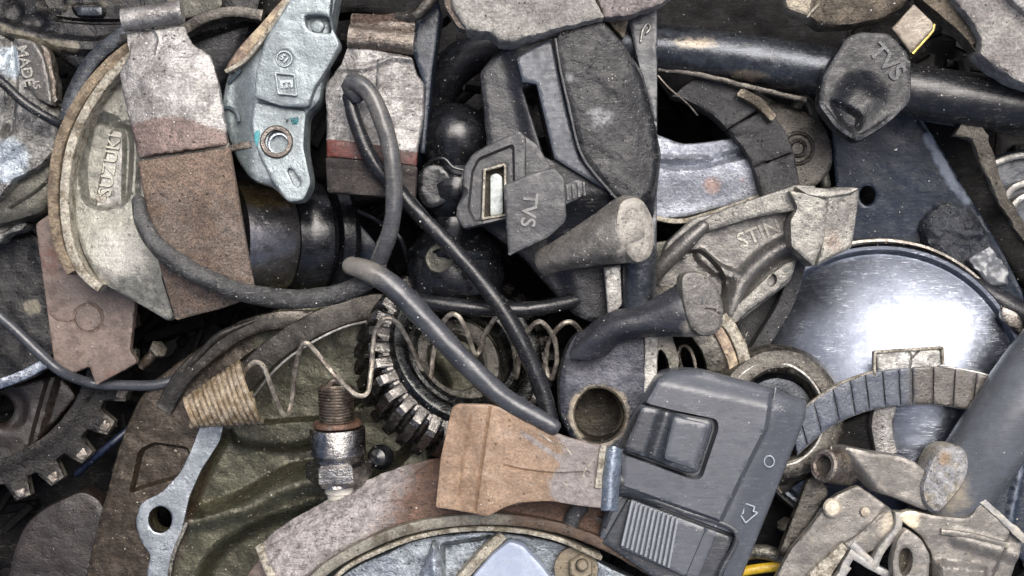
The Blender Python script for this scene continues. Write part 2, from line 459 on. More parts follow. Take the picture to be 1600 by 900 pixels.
    pit = math_('MULTIPLY', pit, min(1.0, gr * 2.2)); pk = nd('ShaderNodeVectorMath', operation='SCALE'); put(pk, 0, col); pk.inputs['Scale'].default_value = .35; col = mix(pit, col, pk.outputs[0])
    sm = None
    if scr > 0:
        for ang, ss_ in ((.5, 1.0), (1.9, 1.3), (2.7, .8)):
            mp = nd('ShaderNodeMapping'); Lk.new(vec, mp.inputs[0]); mp.inputs['Rotation'].default_value = (0, 0, ang); mp.inputs['Scale'].default_value = (.012 * ss_, .22 * ss_, .05)
            n_ = noise(1.0, 2, .5, mp.outputs[0], .4)
            q = math_('ABSOLUTE', math_('SUBTRACT', n_, .5)); q = mr(q, .0, .012, 1.0, 0.0)
            q = math_('MULTIPLY', q, mr(noise(.03 * ss_, 3, .6), .5, .62)); sm = q if sm is None else math_('MAXIMUM', sm, q)
        sm = math_('MULTIPLY', sm, scr); col = mix(sm, col, srgb(scrc or sc))
    vo = None
    if speck > 0:
        x = nd('ShaderNodeTexVoronoi'); nz_ = nd('ShaderNodeTexNoise'); Lk.new(vec, nz_.inputs['Vector']); nz_.inputs['Scale'].default_value = .35; nz_.inputs['Detail'].default_value = 2
        va = nd('ShaderNodeVectorMath', operation='MULTIPLY_ADD'); Lk.new(nz_.outputs['Color'], va.inputs[0]); va.inputs[1].default_value = (5, 5, 5); Lk.new(vec, va.inputs[2]); Lk.new(va.outputs[0], x.inputs['Vector']); x.inputs['Scale'].default_value = .19; x.inputs['Randomness'].default_value = 1
        sp_ = nd('ShaderNodeSeparateColor'); Lk.new(x.outputs['Color'], sp_.inputs[0])
        rad = mr(sp_.outputs[0], 1 - speck * 1.2, 1.0, 0.0, .30)
        d = math_('SUBTRACT', rad, math_('ADD', x.outputs['Distance'], math_('MULTIPLY', fine, .12)))
        vo = mr(d, -.06, .03); vo = math_('MULTIPLY', vo, mr(noise(.02, 4, .75), .50, .66)); col = mix(vo, col, srgb(sc))
    Lk.new(col, b.inputs['Base Color'])
    ro = mr(math_('ADD', math_('MULTIPLY', mid, .6), math_('MULTIPLY', big, .4)), .3, .7, max(.05, rough - rv - .06), min(1, rough + rv - .06))
    bm_ = nd('ShaderNodeMapping'); Lk.new(vec, bm_.inputs[0]); bm_.inputs['Rotation'].default_value = (0, 0, 1.1); bm_.inputs['Scale'].default_value = (.015, .35, .1)
    ro = math_('ADD', ro, mr(noise(1.0, 3, .7, bm_.outputs[0]), .3, .7, -.07 * br, .09 * br), True)
    if dm is not None: ro = math_('ADD', ro, math_('MULTIPLY', dm, .25), True)
    if vo is not None: ro = math_('MAXIMUM', ro, math_('MULTIPLY', vo, .7))
    Lk.new(ro, b.inputs['Roughness'])
    if metal:
        me_ = metal
        if dm is not None: me_ = math_('MULTIPLY', math_('SUBTRACT', 1.0, math_('MULTIPLY', dm, .8)), metal)
        if vo is not None: me_ = math_('MULTIPLY', me_, math_('SUBTRACT', 1.0, vo))
        put(b, 'Metallic', me_)
    b.inputs['IOR'].default_value = ior
    h = math_('ADD', math_('MULTIPLY', fine, 1.0), math_('MULTIPLY', mid, 1.2))
    if vo is not None: h = math_('ADD', h, math_('MULTIPLY', vo, .8))
    h = math_('SUBTRACT', h, math_('MULTIPLY', pit, 1.2))
    if sm is not None: h = math_('SUBTRACT', h, math_('MULTIPLY', sm, .5))
    if dm is not None: h = math_('ADD', h, math_('MULTIPLY', dm, .4))
    bu = nd('ShaderNodeBump'); bu.inputs['Strength'].default_value = 1.0; bu.inputs['Distance'].default_value = K * bump * 2.2
    Lk.new(h, bu.inputs['Height']); Lk.new(bu.outputs[0], b.inputs['Normal'])
    return m
# ------------------------------------------------------------------ materials of the things
S = SPEC
S['bed'] = dict(c='0e0e10', c2='161413', rough=.6, speck=.12, scr=.1, dust=0.02, dc='3c3a36', bump=.8, ior=1.2)  # near-black base colour carries the shade at the bottom of the pile
S['key_black'] = dict(c='1b1c1f', c2='151618', rough=.4, ior=1.45, bump=.7, gr=.3, speck=.25, sc='8f8e8a', scr=.2, dust=.05, dc='55534d', wear='5d5f63', wa=.6)
S['brass_edge'] = dict(c='b99c50', c2='8f7c4a', rough=.35, metal=.5, bump=.5, gr=.2, speck=.1, scr=.2, dust=.1)
S['gap_shade_black'] = dict(c='0c0c0d', c2='141312', rough=.6, ior=1.2, speck=.12, sc='77756f', scr=.1, dust=.03, dc='2c2a27', bump=.8)  # black and dull, the shade of the gaps put into the colour
S['alu_olive'] = dict(c='77776f', c2='86857c', t2=.5, c3='95938d', rough=.5, metal=0.3, bump=.8, gr=.25, speck=.12, scr=.15, dust=.2, dc='7b7768', wear='d3cfc0', wa=.5)
S['cream_edge'] = dict(c='a8a293', c2='6e6656', t2=.55, rough=.65, metal=.15, bump=2.2, gr=0.6, speck=.3, sc='e6e2d2', scr=.2, dust=.15, dc='6d6350', s2=.05)
S['rust_tan'] = dict(c='837560', c2='5a4e3f', t2=.5, c3='b5ab93', rough=.75, bump=2.2, gr=.5, speck=.35, sc='d8d0bb', scr=.1, dust=.2, dc='59503f', s2=.05)
S['pale_steel'] = dict(c='8e8c89', c2='706d6a', t2=.52, c3='645752', rough=0.46, metal=0.3, bump=1.2, gr=0.5, speck=0.4, sc='e4e3de', scr=.3, scrc='55504b', dust=.12, dc='6f685e', wear='d8d5cc', wa=.4)
S['lining_brown'] = dict(c='695e55', c2='4e4239', t2=.5, c3='6d5d50', rough=.8, bump=1.6, gr=0.85, speck=0.8, sc='a59a8e', scr=.12, dust=.15, dc='8b8074', bs=.35)
S['alu_blue'] = dict(c='7b8486', c2='6e7678', t2=.52, c3='6f675c', rough=0.42, metal=.25, bump=.6, gr=.18, speck=.16, sc='4b4f50', scr=.1, dust=.06, dc='7f8a8b', wear='c9d3d4', wa=.5)
S['teal_mark'] = dict(c='2f7f86', c2='3d8b90', rough=.6, speck=.1, scr=.1, dust=.1, dc='8f9a9a', bump=.3)
S['ink_mark'] = dict(c='3b464c', rough=.6, speck=.1, scr=.1, dust=.2, dc='8f9a9a', bump=.3)
S['rim_brown'] = dict(c='7d6a5d', c2='a8997f', t2=.5, rough=.7, bump=1.2, gr=.4, speck=.3, scr=.1, dust=.1)
S['dirty_steel'] = dict(c='8b8278', c2='6a6058', t2=.5, c3='453a34', rough=.5, metal=.5, bump=1.3, gr=.45, speck=.25, scr=.3, dust=.2, dc='5f574c', wear='c9c4ba', wa=.5)
S['red_oxide'] = dict(c='5d2f27', c2='45302a', rough=.6, speck=.15, scr=.2, bump=.8, dust=.1)
S['lining_dark'] = dict(c='352e2a', c2='241f1d', t2=.5, rough=.75, bump=1.4, gr=.5, speck=.3, sc='a9a299', scr=.1, dust=.15, dc='6a6259')
S['cable_grey'] = dict(c='3e4044', c2='33353a', t2=.52, c3='65625c', rough=0.34, bump=0.25, gr=0.08, speck=.14, sc='b9b6ae', scr=.15, dust=0.08, dc='75726a', rv=.1)
S['cable_black'] = dict(c='1e1f22', c2='18191b', rough=0.32, bump=.4, gr=0.1, speck=.16, sc='b9b6ae', scr=.15, dust=0.1, dc='5e5d59', rv=.12, ior=1.45)
S['cable_dirty'] = dict(c='4a4a49', c2='2c2c2c', t2=.5, rough=0.48, bump=1.8, gr=.5, speck=0.7, sc='d5d4cf', scr=.3, dust=.25, dc='85827a')
S['black_gloss'] = dict(c='101113', c2='17181b', rough=0.24, rv=.1, bump=.35, gr=.2, speck=.16, sc='8b8a85', scr=.25, scrc='5f5f5f', dust=0.06, dc='55534d')
S['black_rough'] = dict(c='202123', c2='191a1c', t2=.5, c3='8f9090', rough=0.36, bump=1.0, gr=.5, speck=0.5, sc='b7b5ac', scr=0.5, scrc='84827d', dust=0.15, dc='68645b', ior=1.4)
S['black_plastic'] = dict(c='222327', c2='1b1c1f', t2=.5, rough=0.36, bump=.5, gr=.2, speck=.2, sc='a9a69c', scr=.15, dust=0.07, dc='63615b', wear='77777a', wa=.5, ior=1.42)
S['grey_plastic'] = dict(c='494c52', c2='45484e', t2=.5, rough=0.4, rv=.1, bump=.2, gr=0.04, speck=.1, sc='c4c8cc', scr=.28, scrc='8f959b', dust=.06, dc='7f8488', wear='9aa0a6', wa=.4)
S['grey_plastic_dark'] = dict(c='33363b', c2='2d2f33', rough=0.34, rv=.1, bump=.25, gr=0.05, speck=.1, sc='b4b8bc', scr=.2, dust=.08, dc='75777a', wear='80868c', wa=.5)
S['rib_grey'] = dict(c='82878c', c2='72777c', rough=.5, bump=.3, gr=.12, speck=.08, scr=.1, dust=.1, dc='6e7072')
S['print_white'] = dict(c='98a0a6', c2='7d858b', t2=.55, rough=.6, speck=0, scr=0, dust=0, bump=.2)
S['band_grey'] = dict(c='3f444c', c2='393e46', rough=0.4, bump=.15, gr=0.04, speck=.08, scr=.08, dust=.05, dc='7c7f84')
S['usb_rubber'] = dict(c='38393b', c2='2e2f31', t2=.5, rough=0.48, bump=.6, gr=.25, speck=.2, scr=.15, dust=0.12, dc='6d6c68', wear='8b8a86', wa=0.8)
S['white_plastic'] = dict(c='b5bcb8', c2='a0a7a3', rough=.35, speck=.05, scr=.05, dust=.05, bump=.2)
S['brass'] = dict(c='766c5d', c2='655c4f', t2=.52, c3='a8904c', rough=.35, metal=0.15, bump=.6, gr=.2, speck=.1, scr=.3, dust=.15, dc='8a7d66')
S['gun_metal'] = dict(c='34373c', c2='3f4348', t2=.5, c3='7b7264', rough=0.27, metal=.3, bump=.5, gr=0.12, speck=.2, sc='b0aa9c', scr=.25, dust=0.08, dc='6d675b')
S['tube_end'] = dict(c='5f5c57', c2='4c4a47', t2=.5, c3='7f7b73', rough=0.36, bump=.9, gr=0.35, speck=0.4, sc='d0cdc4', scr=.2, dust=.15, dc='8a867b', metal=.15, wear='96917e', wa=.6)
S['tube_end_dark'] = dict(c='323338', c2='2a2b2f', t2=.5, c3='8d877c', rough=0.34, bump=.6, gr=0.12, speck=.22, sc='c0bdb4', scr=.15, dust=0.07, dc='75736b', wear='7f7b70', wa=.5)
S['concrete_cast'] = dict(c='98958e', c2='7a7772', t2=.5, c3='7b7370', rough=.65, metal=.12, bump=1.9, gr=.5, speck=.4, sc='e0dccd', scr=.35, scrc='6b6454', dust=.15, dc='6d6656', wear='cfc9b7', wa=.5)
S['brown_cast'] = dict(c='665d50', c2='484239', t2=.5, c3='a39a88', rough=.55, metal=.3, bump=1.5, gr=.4, speck=.2, scr=.35, scrc='403a31', dust=.15, dc='514a3e', wear='b9b09b', wa=.5)
S['cast_alu'] = dict(c='817f78', c2='6f6d68', t2=.5, c3='756257', rough=0.42, metal=.3, bump=1.2, gr=.35, speck=.25, sc='dedacb', scr=.15, dust=.18, dc='706a5d', wear='cbc6b6', wa=.6)
S['cast_grey'] = dict(c='63615d', c2='545250', t2=.5, rough=0.42, metal=.3, bump=.7, gr=.2, speck=.15, scr=.1, dust=.15, dc='67635a', wear='a19d93', wa=.5)
S['sheet_blue'] = dict(c='222a36', c2='1c232d', t2=.52, c3='7e8793', rough=0.34, metal=0.0, bump=.35, gr=0.08, speck=.16, sc='b9bec5', scr=.12, dust=0.02, dc='5a5e64', ior=1.45)
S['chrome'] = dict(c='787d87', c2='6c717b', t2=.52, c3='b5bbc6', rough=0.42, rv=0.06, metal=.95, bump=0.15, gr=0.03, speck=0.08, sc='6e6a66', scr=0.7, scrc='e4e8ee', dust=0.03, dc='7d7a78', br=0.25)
S['chrome_lip'] = dict(c='86827c', c2='6e6963', t2=.5, rough=.4, metal=.6, bump=.6, gr=.2, speck=.2, scr=.2, dust=.2, dc='7a7267')
S['dark_lining'] = dict(c='383838', c2='2a2a2b', t2=.5, rough=0.48, bump=1.5, gr=.4, speck=.4, sc='a8adad', scr=.1, dust=.15, dc='6a6a66', ior=1.4)
S['friction'] = dict(c='484e58', c2='40454e', t2=.48, c3='4b4640', rough=0.36, metal=.1, bump=.7, gr=.25, speck=.22, sc='8f97a3', scr=.1, dust=0.03, dc='5d5a56', wear='8b9099', wa=.4)
S['pale_rim'] = dict(c='a3a29c', c2='7d7b77', rough=.5, metal=.4, bump=.8, gr=.3, speck=.2, scr=.2, dust=.1)
S['silver_blue'] = dict(c='8f939b', c2='787c86', t2=.5, c3='a08b85', rough=.5, metal=0.3, bump=1.1, gr=.35, speck=.3, sc='dfe2e6', scr=.2, dust=.08, dc='6f7076')
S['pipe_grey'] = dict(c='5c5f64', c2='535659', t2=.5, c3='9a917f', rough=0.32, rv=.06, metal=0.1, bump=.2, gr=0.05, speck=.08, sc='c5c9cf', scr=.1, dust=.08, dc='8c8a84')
S['beige_steel'] = dict(c='77736d', c2='65625d', t2=.5, c3='c9bda4', rough=.5, metal=.25, bump=.6, gr=.18, speck=.2, sc='5f584e', scr=.2, scrc='c9c6bd', dust=.22, dc='a99b83', wear='cfc7b6', wa=.6)
S['lump'] = dict(c='8f8878', c2='8a8a8a', t2=.52, c3='8b7660', rough=.7, bump=2.0, gr=.5, speck=.45, sc='5c5448', scr=.1, dust=.2, dc='8a806e')
S['bright_edge'] = dict(c='8d8c89', c2='9b978c', t2=.5, rough=0.45, metal=0.2, bump=.6, gr=.2, speck=.1, scr=.2, dust=.1)
S['orange_brown'] = dict(c='8b745e', c2='745f4c', t2=.52, c3='77706c', rough=0.5, bump=.7, gr=0.35, speck=.14, sc='d6c0a8', scr=0.5, scrc='6d513b', dust=0.12, dc='b09a80', wear='d0b296', wa=.6)
S['orange_lip'] = dict(c='8f9aa6', c2='7b8590', rough=.4, metal=.4, bump=1.0, gr=.3, speck=.2, scr=.2, dust=.1, dc='6f655a')
S['pink_lining'] = dict(c='857f7c', c2='97918e', t2=.48, c3='5f4a3e', rough=.72, bump=1.8, gr=0.45, speck=0.25, sc='cdb9aa', scr=0.85, scrc='5d504a', dust=.1, dc='605650', s2=.03)
S['olive_rim'] = dict(c='7d796d', c2='4f483b', t2=.55, c3='4a3b2e', rough=.6, metal=.2, bump=1.2, gr=.4, speck=.2, scr=.15, dust=.1)
S['web_silver'] = dict(c='7b8289', c2='6a6f73', t2=.5, c3='a6adb3', rough=.45, metal=.4, bump=1.0, gr=.4, speck=.25, sc='44474a', scr=.1, dust=.15, dc='5c5b57', wear='b5bbc0', wa=.5)
S['white_face'] = dict(c='96a0b0', c2='8993a5', rough=.45, bump=.25, gr=.06, speck=.08, sc='8f959f', scr=.05, dust=.03)
S['cover_olive'] = dict(c='4b4a3b', c2='3f3e31', t2=.5, c3='3a3229', rough=0.3, rv=.12, metal=.25, bump=.6, gr=0.4, speck=0.3, sc='b0aa92', scr=.08, dust=.12, dc='6f6854', wear='9c9778', wa=.7)
S['machined'] = dict(c='979ca0', c2='7e8488', t2=.5, rough=0.48, metal=.5, bump=.5, gr=0.12, speck=.12, scr=.35, scrc='6d7175', dust=.1, dc='78746a')
S['strap_steel'] = dict(c='504c46', c2='393632', t2=.5, c3='8a857c', rough=0.4, metal=.3, bump=.9, gr=0.25, speck=.25, scr=.15, dust=.15, dc='5d584e', wear='a8a396', wa=.5)
S['spring_wire'] = dict(c='8f857a', c2='a8a193', t2=.5, c3='8f7c60', rough=.5, metal=.35, bump=1.0, gr=.4, speck=.25, sc='d5cfc0', scr=.1, dust=.2, dc='6b5b47', s2=.05)
S['spring_rust'] = dict(c='7a6a52', c2='8f8370', t2=.5, rough=.6, metal=0.15, bump=1.2, gr=.4, speck=.35, sc='d5cfc0', scr=.1, dust=.2, dc='7a6043', s2=.04)
S['gear_steel'] = dict(c='7d7a76', c2='5d5a57', t2=.5, c3='8d8880', rough=0.36, metal=.55, bump=1.0, gr=.4, speck=.25, scr=.2, dust=0.1, dc='4b4740', wear='b7b2a8', wa=.6)
S['gear_dark'] = dict(c='343535', c2='222323', t2=.55, rough=0.26, metal=0.5, bump=.5, gr=.3, speck=.2, scr=.2, dust=.1, dc='5d5b54', wear='8f8f8c', wa=.6)
S['gear_core'] = dict(c='1f1b16', c2='15130f', rough=.5, metal=.3, bump=1, gr=.3, speck=.1, scr=.1, dust=.2, dc='4b4436')
S['plug_thread'] = dict(c='8b8175', c2='6b5f54', t2=.5, rough=.5, metal=.5, bump=.9, gr=.4, speck=.2, scr=.1, dust=.2, dc='6b5240', wear='a89c8c', wa=.6)
S['plug_steel'] = dict(c='a6a39e', c2='7d7b78', t2=.5, c3='6d5a48', rough=0.24, metal=.7, bump=1.0, gr=0.3, speck=.3, sc='d9d6d0', scr=.2, dust=0.1, dc='695a48', s2=.05)
S['plug_rust'] = dict(c='7a5c49', c2='5c463a', rough=.6, metal=.3, bump=1.2, gr=.4, speck=.2, scr=.1, dust=.2)
S['ceramic'] = dict(c='d6d2c8', c2='b9b4a6', rough=.3, bump=.3, gr=.1, speck=.1, scr=.05, dust=.15, dc='9a9382')
S['block_blue'] = dict(c='272a36', c2='20232d', t2=.5, c3='8b806c', rough=0.36, metal=.2, bump=.9, gr=0.15, speck=.25, sc='a5a196', scr=.15, dust=0.04, dc='6e6a60', wear='8e8a80', wa=.5)
S['bore'] = dict(c='3b362b', c2='2d2923', rough=.55, metal=.3, bump=1.2, gr=.4, speck=.3, scr=.1, dust=.2, dc='6e6450')
S['ring_olive'] = dict(c='5c5a52', c2='74716a', t2=.5, rough=0.42, metal=.4, bump=1.1, gr=.35, speck=.25, scr=.2, dust=.15, dc='5a5343')
S['ring_dark'] = dict(c='3d3a35', c2='4b4842', t2=.5, rough=0.4, metal=.3, bump=1.0, gr=.35, speck=.25, scr=.15, dust=.2, dc='57503f', wear='8f897b', wa=.5)
S['pad_brown'] = dict(c='5d5048', c2='6b5d54', t2=.5, c3='5d4238', rough=0.5, bump=.7, gr=.22, speck=.2, sc='b5aca3', scr=.12, scrc='453c36', dust=.12, dc='857a70', wear='a19388', wa=.5)
S['old_cast'] = dict(c='6f6e6a', c2='8b8984', t2=.5, c3='a9b2b8', rough=0.42, metal=.35, bump=1.4, gr=.4, speck=.3, sc='d9d8d2', scr=.25, scrc='45433f', dust=.2, dc='5f5b50', wear='bdbab0', wa=.5)
S['old_olive'] = dict(c='4f4e46', c2='42413a', t2=.5, rough=0.42, metal=.3, bump=.8, gr=.25, speck=.2, scr=.2, scrc='a5a295', dust=.15, dc='77735f')
S['black_oily'] = dict(c='121214', c2='1b1a19', t2=.52, c3='5f5a4e', rough=.35, metal=.15, bump=1.0, gr=.4, speck=.3, sc='9f9c93', scr=.2, dust=0.04, dc='4b463c', wear='5f5d58', wa=.5, ior=1.4)
S['sprocket'] = dict(c='242220', c2='1a1918', t2=.5, c3='5a5650', rough=0.4, metal=.25, bump=1.5, gr=.5, speck=.3, sc='a39e92', scr=.25, dust=.2, dc='4f4a40', wear='8c877b', wa=.7)
S['dark_brown'] = dict(c='211a17', c2='191513', t2=.5, rough=0.45, bump=.8, gr=.3, speck=.15, sc='6e665e', scr=.2, scrc='5a4c43', dust=.1, dc='4b423a')
S['rim_silver'] = dict(c='9aa0a6', c2='b9c0c5', t2=.5, rough=.3, metal=.7, bump=.4, gr=.2, speck=.15, scr=.2, dust=.1)
S['bearing'] = dict(c='9b9896', c2='7d7b7a', t2=.5, c3='8b7c5c', rough=0.26, rv=.08, metal=0.5, bump=.4, gr=.25, speck=.15, sc='cfcdc8', scr=.2, dust=.12, dc='5c533f')
S['nut_brown'] = dict(c='423e36', c2='332f29', rough=.5, metal=0.2, bump=1.2, gr=.4, speck=.2, scr=.1, dust=.2, wear='9a8d74', wa=.6)
S['yellow_wire'] = dict(c='c9a82c', c2='a8871f', rough=.45, bump=.4, gr=.15, speck=.15, sc='6b5a25', scr=.1, dust=.15, dc='8a7a48')
S['blue_wire'] = dict(c='121a2c', rough=.4, bump=.3, speck=.1, scr=.05, dust=.1, dc='3a3a3a')
S['mesh_wire'] = dict(c='7b766c', c2='5c574e', t2=.5, rough=.5, metal=.4, bump=2.2, gr=.6, speck=.6, sc='b9b4a9', scr=.2, dust=.1, bs=.45)
S['grit'] = dict(c='c9c6bc', c2='9a978d', rough=.5, bump=.5, gr=.2, speck=0, scr=0, dust=0)
S['sleeve_rubber'] = dict(c='2b2f36', c2='202328', t2=.5, rough=.38, bump=1.8, gr=.3, speck=.2, sc='8b8d90', scr=.15, dust=.2, dc='5b5753', wear='7d838a', wa=.6)
S['screw'] = dict(c='b3aa98', c2='978d7b', rough=.5, metal=.2, bump=1.0, gr=.3, speck=.3, sc='5a5245', scr=.1, dust=.2)

# ------------------------------------------------------------------ the bed of scrap far down in the gaps
bedf = lambda X, Y: 45 * fbm(X * .008, Y * .008, 2, 4) + 12 * fbm(X * .04, Y * .04, 6, 3)
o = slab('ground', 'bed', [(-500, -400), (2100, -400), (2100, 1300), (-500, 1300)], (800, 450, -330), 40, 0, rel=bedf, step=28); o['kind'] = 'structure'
def bed_scrap():
    """small scrap, black to put shade into the gaps, filling the depth of the pile: rods, washers and flakes, one heap nobody could count"""
    V = []; F = []
    R = random.Random(11)
    def add(v, f):
        b = len(V); V.extend(v); F.extend([tuple(b + q for q in g) for g in f])
    for i in range(900):
        x, y, z = R.uniform(-60, 1660), R.uniform(-60, 960), R.uniform(-310, -215)
        a, L, r, tl = R.uniform(0, 6.28), R.uniform(25, 130), R.uniform(4, 15), R.uniform(-.4, .4)
        c = W(x, y, z); d = np.array([math.cos(a), math.sin(a), tl]); s = np.array([-math.sin(a), math.cos(a), 0]); u = np.cross(d, s)
        k = R.choice('rrp'); n = 8
        if k == 'r':
            v = [c + d * e * L / 2 + r * (math.cos(t) * s + math.sin(t) * u) for e in (-1, 1) for t in [j * 2 * math.pi / n for j in range(n)]]
            add(v, [(j, (j + 1) % n, n + (j + 1) % n, n + j) for j in range(n)] + [tuple(range(n)), tuple(range(n, 2 * n))])
        else:
            q = [(R.uniform(.5, 1) * math.cos(t), R.uniform(.5, 1) * math.sin(t)) for t in [j * 2 * math.pi / 7 for j in range(7)]]
            v = [c + d * p[0] * L * .4 + s * p[1] * L * .3 + u * e * 4 for e in (-1, 1) for p in q]
            add(v, [(j, (j + 1) % 7, 7 + (j + 1) % 7, 7 + j) for j in range(7)] + [tuple(range(7)), tuple(range(7, 14))])
    o = link('scrap_bed', np.array(V), F, 'gap_shade_black'); o['kind'] = 'stuff'; o['label'] = 'small scrap coloured black for the shade deep in the gaps of the pile'
bed_scrap()

# ================================================================== LEFT SIDE
# black machine body, upper left
t = thing('engine_casing', 'black oily engine casing along the upper left edge, behind the large brake shoe', 'engine casing', (150, 50, -120))
slab('casing_body', 'black_oily', rc([(-40, -40), (420, -40), (400, 30), (300, 60), (200, 100), (130, 118), (70, 75), (-40, 55)], 14), (150, 50, -20), 110, 12, par=t, step=6, nz=4,
     rel=lambda X, Y: ridge(X, Y, [(-30, 30), (60, 60), (150, 72), (230, 50)], 11, 10, 5) + area(X, Y, rc([(112, 8), (150, 6), (165, 14), (162, 26), (120, 24)], 6), 8, 3)
     - ridge(X, Y, [(90, 30), (140, 34), (210, 34)], 3, 8, 2) + area(X, Y, [(60, -20), (110, -20), (100, 20), (75, 18)], 7, 4) - boss(X, Y, 60, 32, 12, 8, 6) - boss(X, Y, 20, 18, 16, 9, 8),
     tint=lambda X, Y: ridge(X, Y, [(-30, 34), (60, 66), (120, 74)], 8, .9, 5) + ridge(X, Y, [(60, 10), (200, 2)], 10, .35, 6))
slab('cap', 'gun_metal', rc([(116, 9), (160, 9), (160, 25), (120, 25)], 6), (140, 16, -8), 8, 4, par=t)
sweep('rim', 'gun_metal', [(100, 205, -10), (112, 150, -10), (145, 92, -10), (200, 45, -8)], rectp(-13, 13, -60, 0, 6), par=t)
sweep('bright_flange', 'strap_steel', [(285, 48, 5), (320, 28, 8), (365, 18, 8), (410, 24, 6)], rectp(-9, 9, -30, 4, 3), par=t, nz=2)
slab('top_bracket', 'old_olive', rc([(255, -30), (345, -30), (348, 10), (330, 20), (288, 30), (258, 14)], 6), (300, 0, 4), 20, 4, par=t, nz=2)
o = tube('oil_drop_pin', 'rim_silver', [(116, 70, -40), (118, 85, -34), (122, 100, -34)], [4, 12, 9], par=None, flat=.8, sp=3)
o.name = 'locating_pin'; tag(o, 'small bright round pin in the dark gap left of the large brake shoe', 'pin')
o = slab('fuel_tank', 'black_plastic', rc([(285, 40), (400, 20), (380, 90), (345, 130), (330, 190), (290, 170)], 14), (330, 90, -60), 60, 14, rel=lambda X, Y: 10 * np.sin((X + Y) * .02))
o.name = 'rubber_mount'; tag(o, 'dark rubber mount showing between the strip shoe and the blue-grey casting', 'mount')

# castings on the far left
t = thing('cylinder_head', 'worn grey aluminium head casting with raised letters at the left edge', 'casting', (30, 200, -120))
slab('casting_body', 'old_cast', rc([(-40, 50), (22, 52), (46, 90), (60, 150), (92, 178), (88, 232), (60, 262), (22, 280), (-5, 312), (-40, 320)], 10), (30, 180, -12, .1, 0), 90, 8, par=t, step=5, nz=4, ns=.04, edge=2,
     rel=lambda X, Y: -ridge(X, Y, [(12, 60), (18, 130), (10, 200), (-5, 220)], 7, 13, 5) + ridge(X, Y, [(-20, 250), (30, 215), (70, 180)], 14, 7, 8) - area(X, Y, [(-40, 120), (6, 120), (6, 215), (-40, 215)], 10),
     tint=lambda X, Y: boss(X, Y, 18, 95, 26, .9, 12) + boss(X, Y, 10, 250, 36, .9, 16))
slab('letter_plate', 'cast_grey', rc([(24, 58), (52, 64), (66, 84), (78, 130), (80, 165), (52, 150), (30, 110)], 4), (50, 110, 2, .1, 0), 20, 3, par=t, nz=2, edge=2, step=5)
slab('layered_edge', 'dirty_steel', rc([(62, 68), (76, 76), (88, 130), (88, 158), (80, 156), (74, 110)], 3), (74, 110, -2), 30, 3, par=t, nz=3, edge=3, step=4)
text('MADE', 'old_cast', (50, 110, 2, .1, 0), 40, 103, 24, 78, 2.2, t)
text('15', 'old_cast', (50, 110, 2, .1, 0), 57, 132, 15, 78, 2.0, t)
t = thing('oil_sump', 'dull olive rounded sump casting below the lettered grey casting', 'casting', (40, 310, -140))
slab('sump_body', 'old_olive', rc([(-40, 322), (0, 300), (50, 262), (86, 236), (96, 300), (70, 335), (20, 350), (-40, 362)], 10), (40, 300, -50), 90, 12, par=t,
     rel=lambda X, Y: 14 - .002 * (X - 40) ** 2 + ridge(X, Y, [(20, 325), (60, 300), (90, 270)], 1.5, 3, 1.5), nz=2)
slab('sump_lug', 'old_cast', rc([(-40, 335), (20, 345), (42, 348), (36, 360), (10, 366), (0, 380), (-40, 382)], 6), (10, 358, -62), 40, 5, par=t, nz=3,
     rel=lambda X, Y: -area(X, Y, rc([(-30, 348), (22, 352), (4, 364), (-30, 368)], 4), 6, 2))
o = tube('cable', 'cable_black', [(-30, 105, 40), (5, 130, 42), (40, 162, 42), (90, 192, 30), (140, 215, -30)], 7.5, sp=5, nz=.6)
o.name = 'thin_cable'; tag(o, 'thin black cable crossing the lettered grey casting at the left edge', 'cable')

# dark disc with silver rim
t = thing('flywheel', 'black flywheel with a thin bright silver rim, lower left edge', 'flywheel', (10, 500, -180))
slab('flywheel_face', 'black_oily', rc([(-60, 380), (60, 365), (90, 440), (110, 540), (60, 575), (-60, 610)], 12), (10, 500, -130), 30, 6, par=t, nz=5, tint=lambda X, Y: boss(X, Y, 50, 480, 14, .8) + boss(X, Y, -20, 560, 40, .3, 20))
sweep('flywheel_rim', 'rim_silver', [(-50, 614, -112), (0, 600, -112), (40, 585, -112), (82, 562, -112)], rectp(-9, 8, -30, 5), par=t)
slab('flywheel_web', 'dark_brown', rc([(-50, 628), (30, 598), (95, 585), (120, 620), (60, 690), (40, 730), (-50, 760)], 8), (20, 660, -165), 20, 6, par=t, nz=4,
     rel=lambda X, Y: ridge(X, Y, [(85, 590), (70, 640), (55, 700)], 8, 12, 5) - boss(X, Y, 10, 640, 30, 10, 8), holes=[circ(-5, 640, 22)])
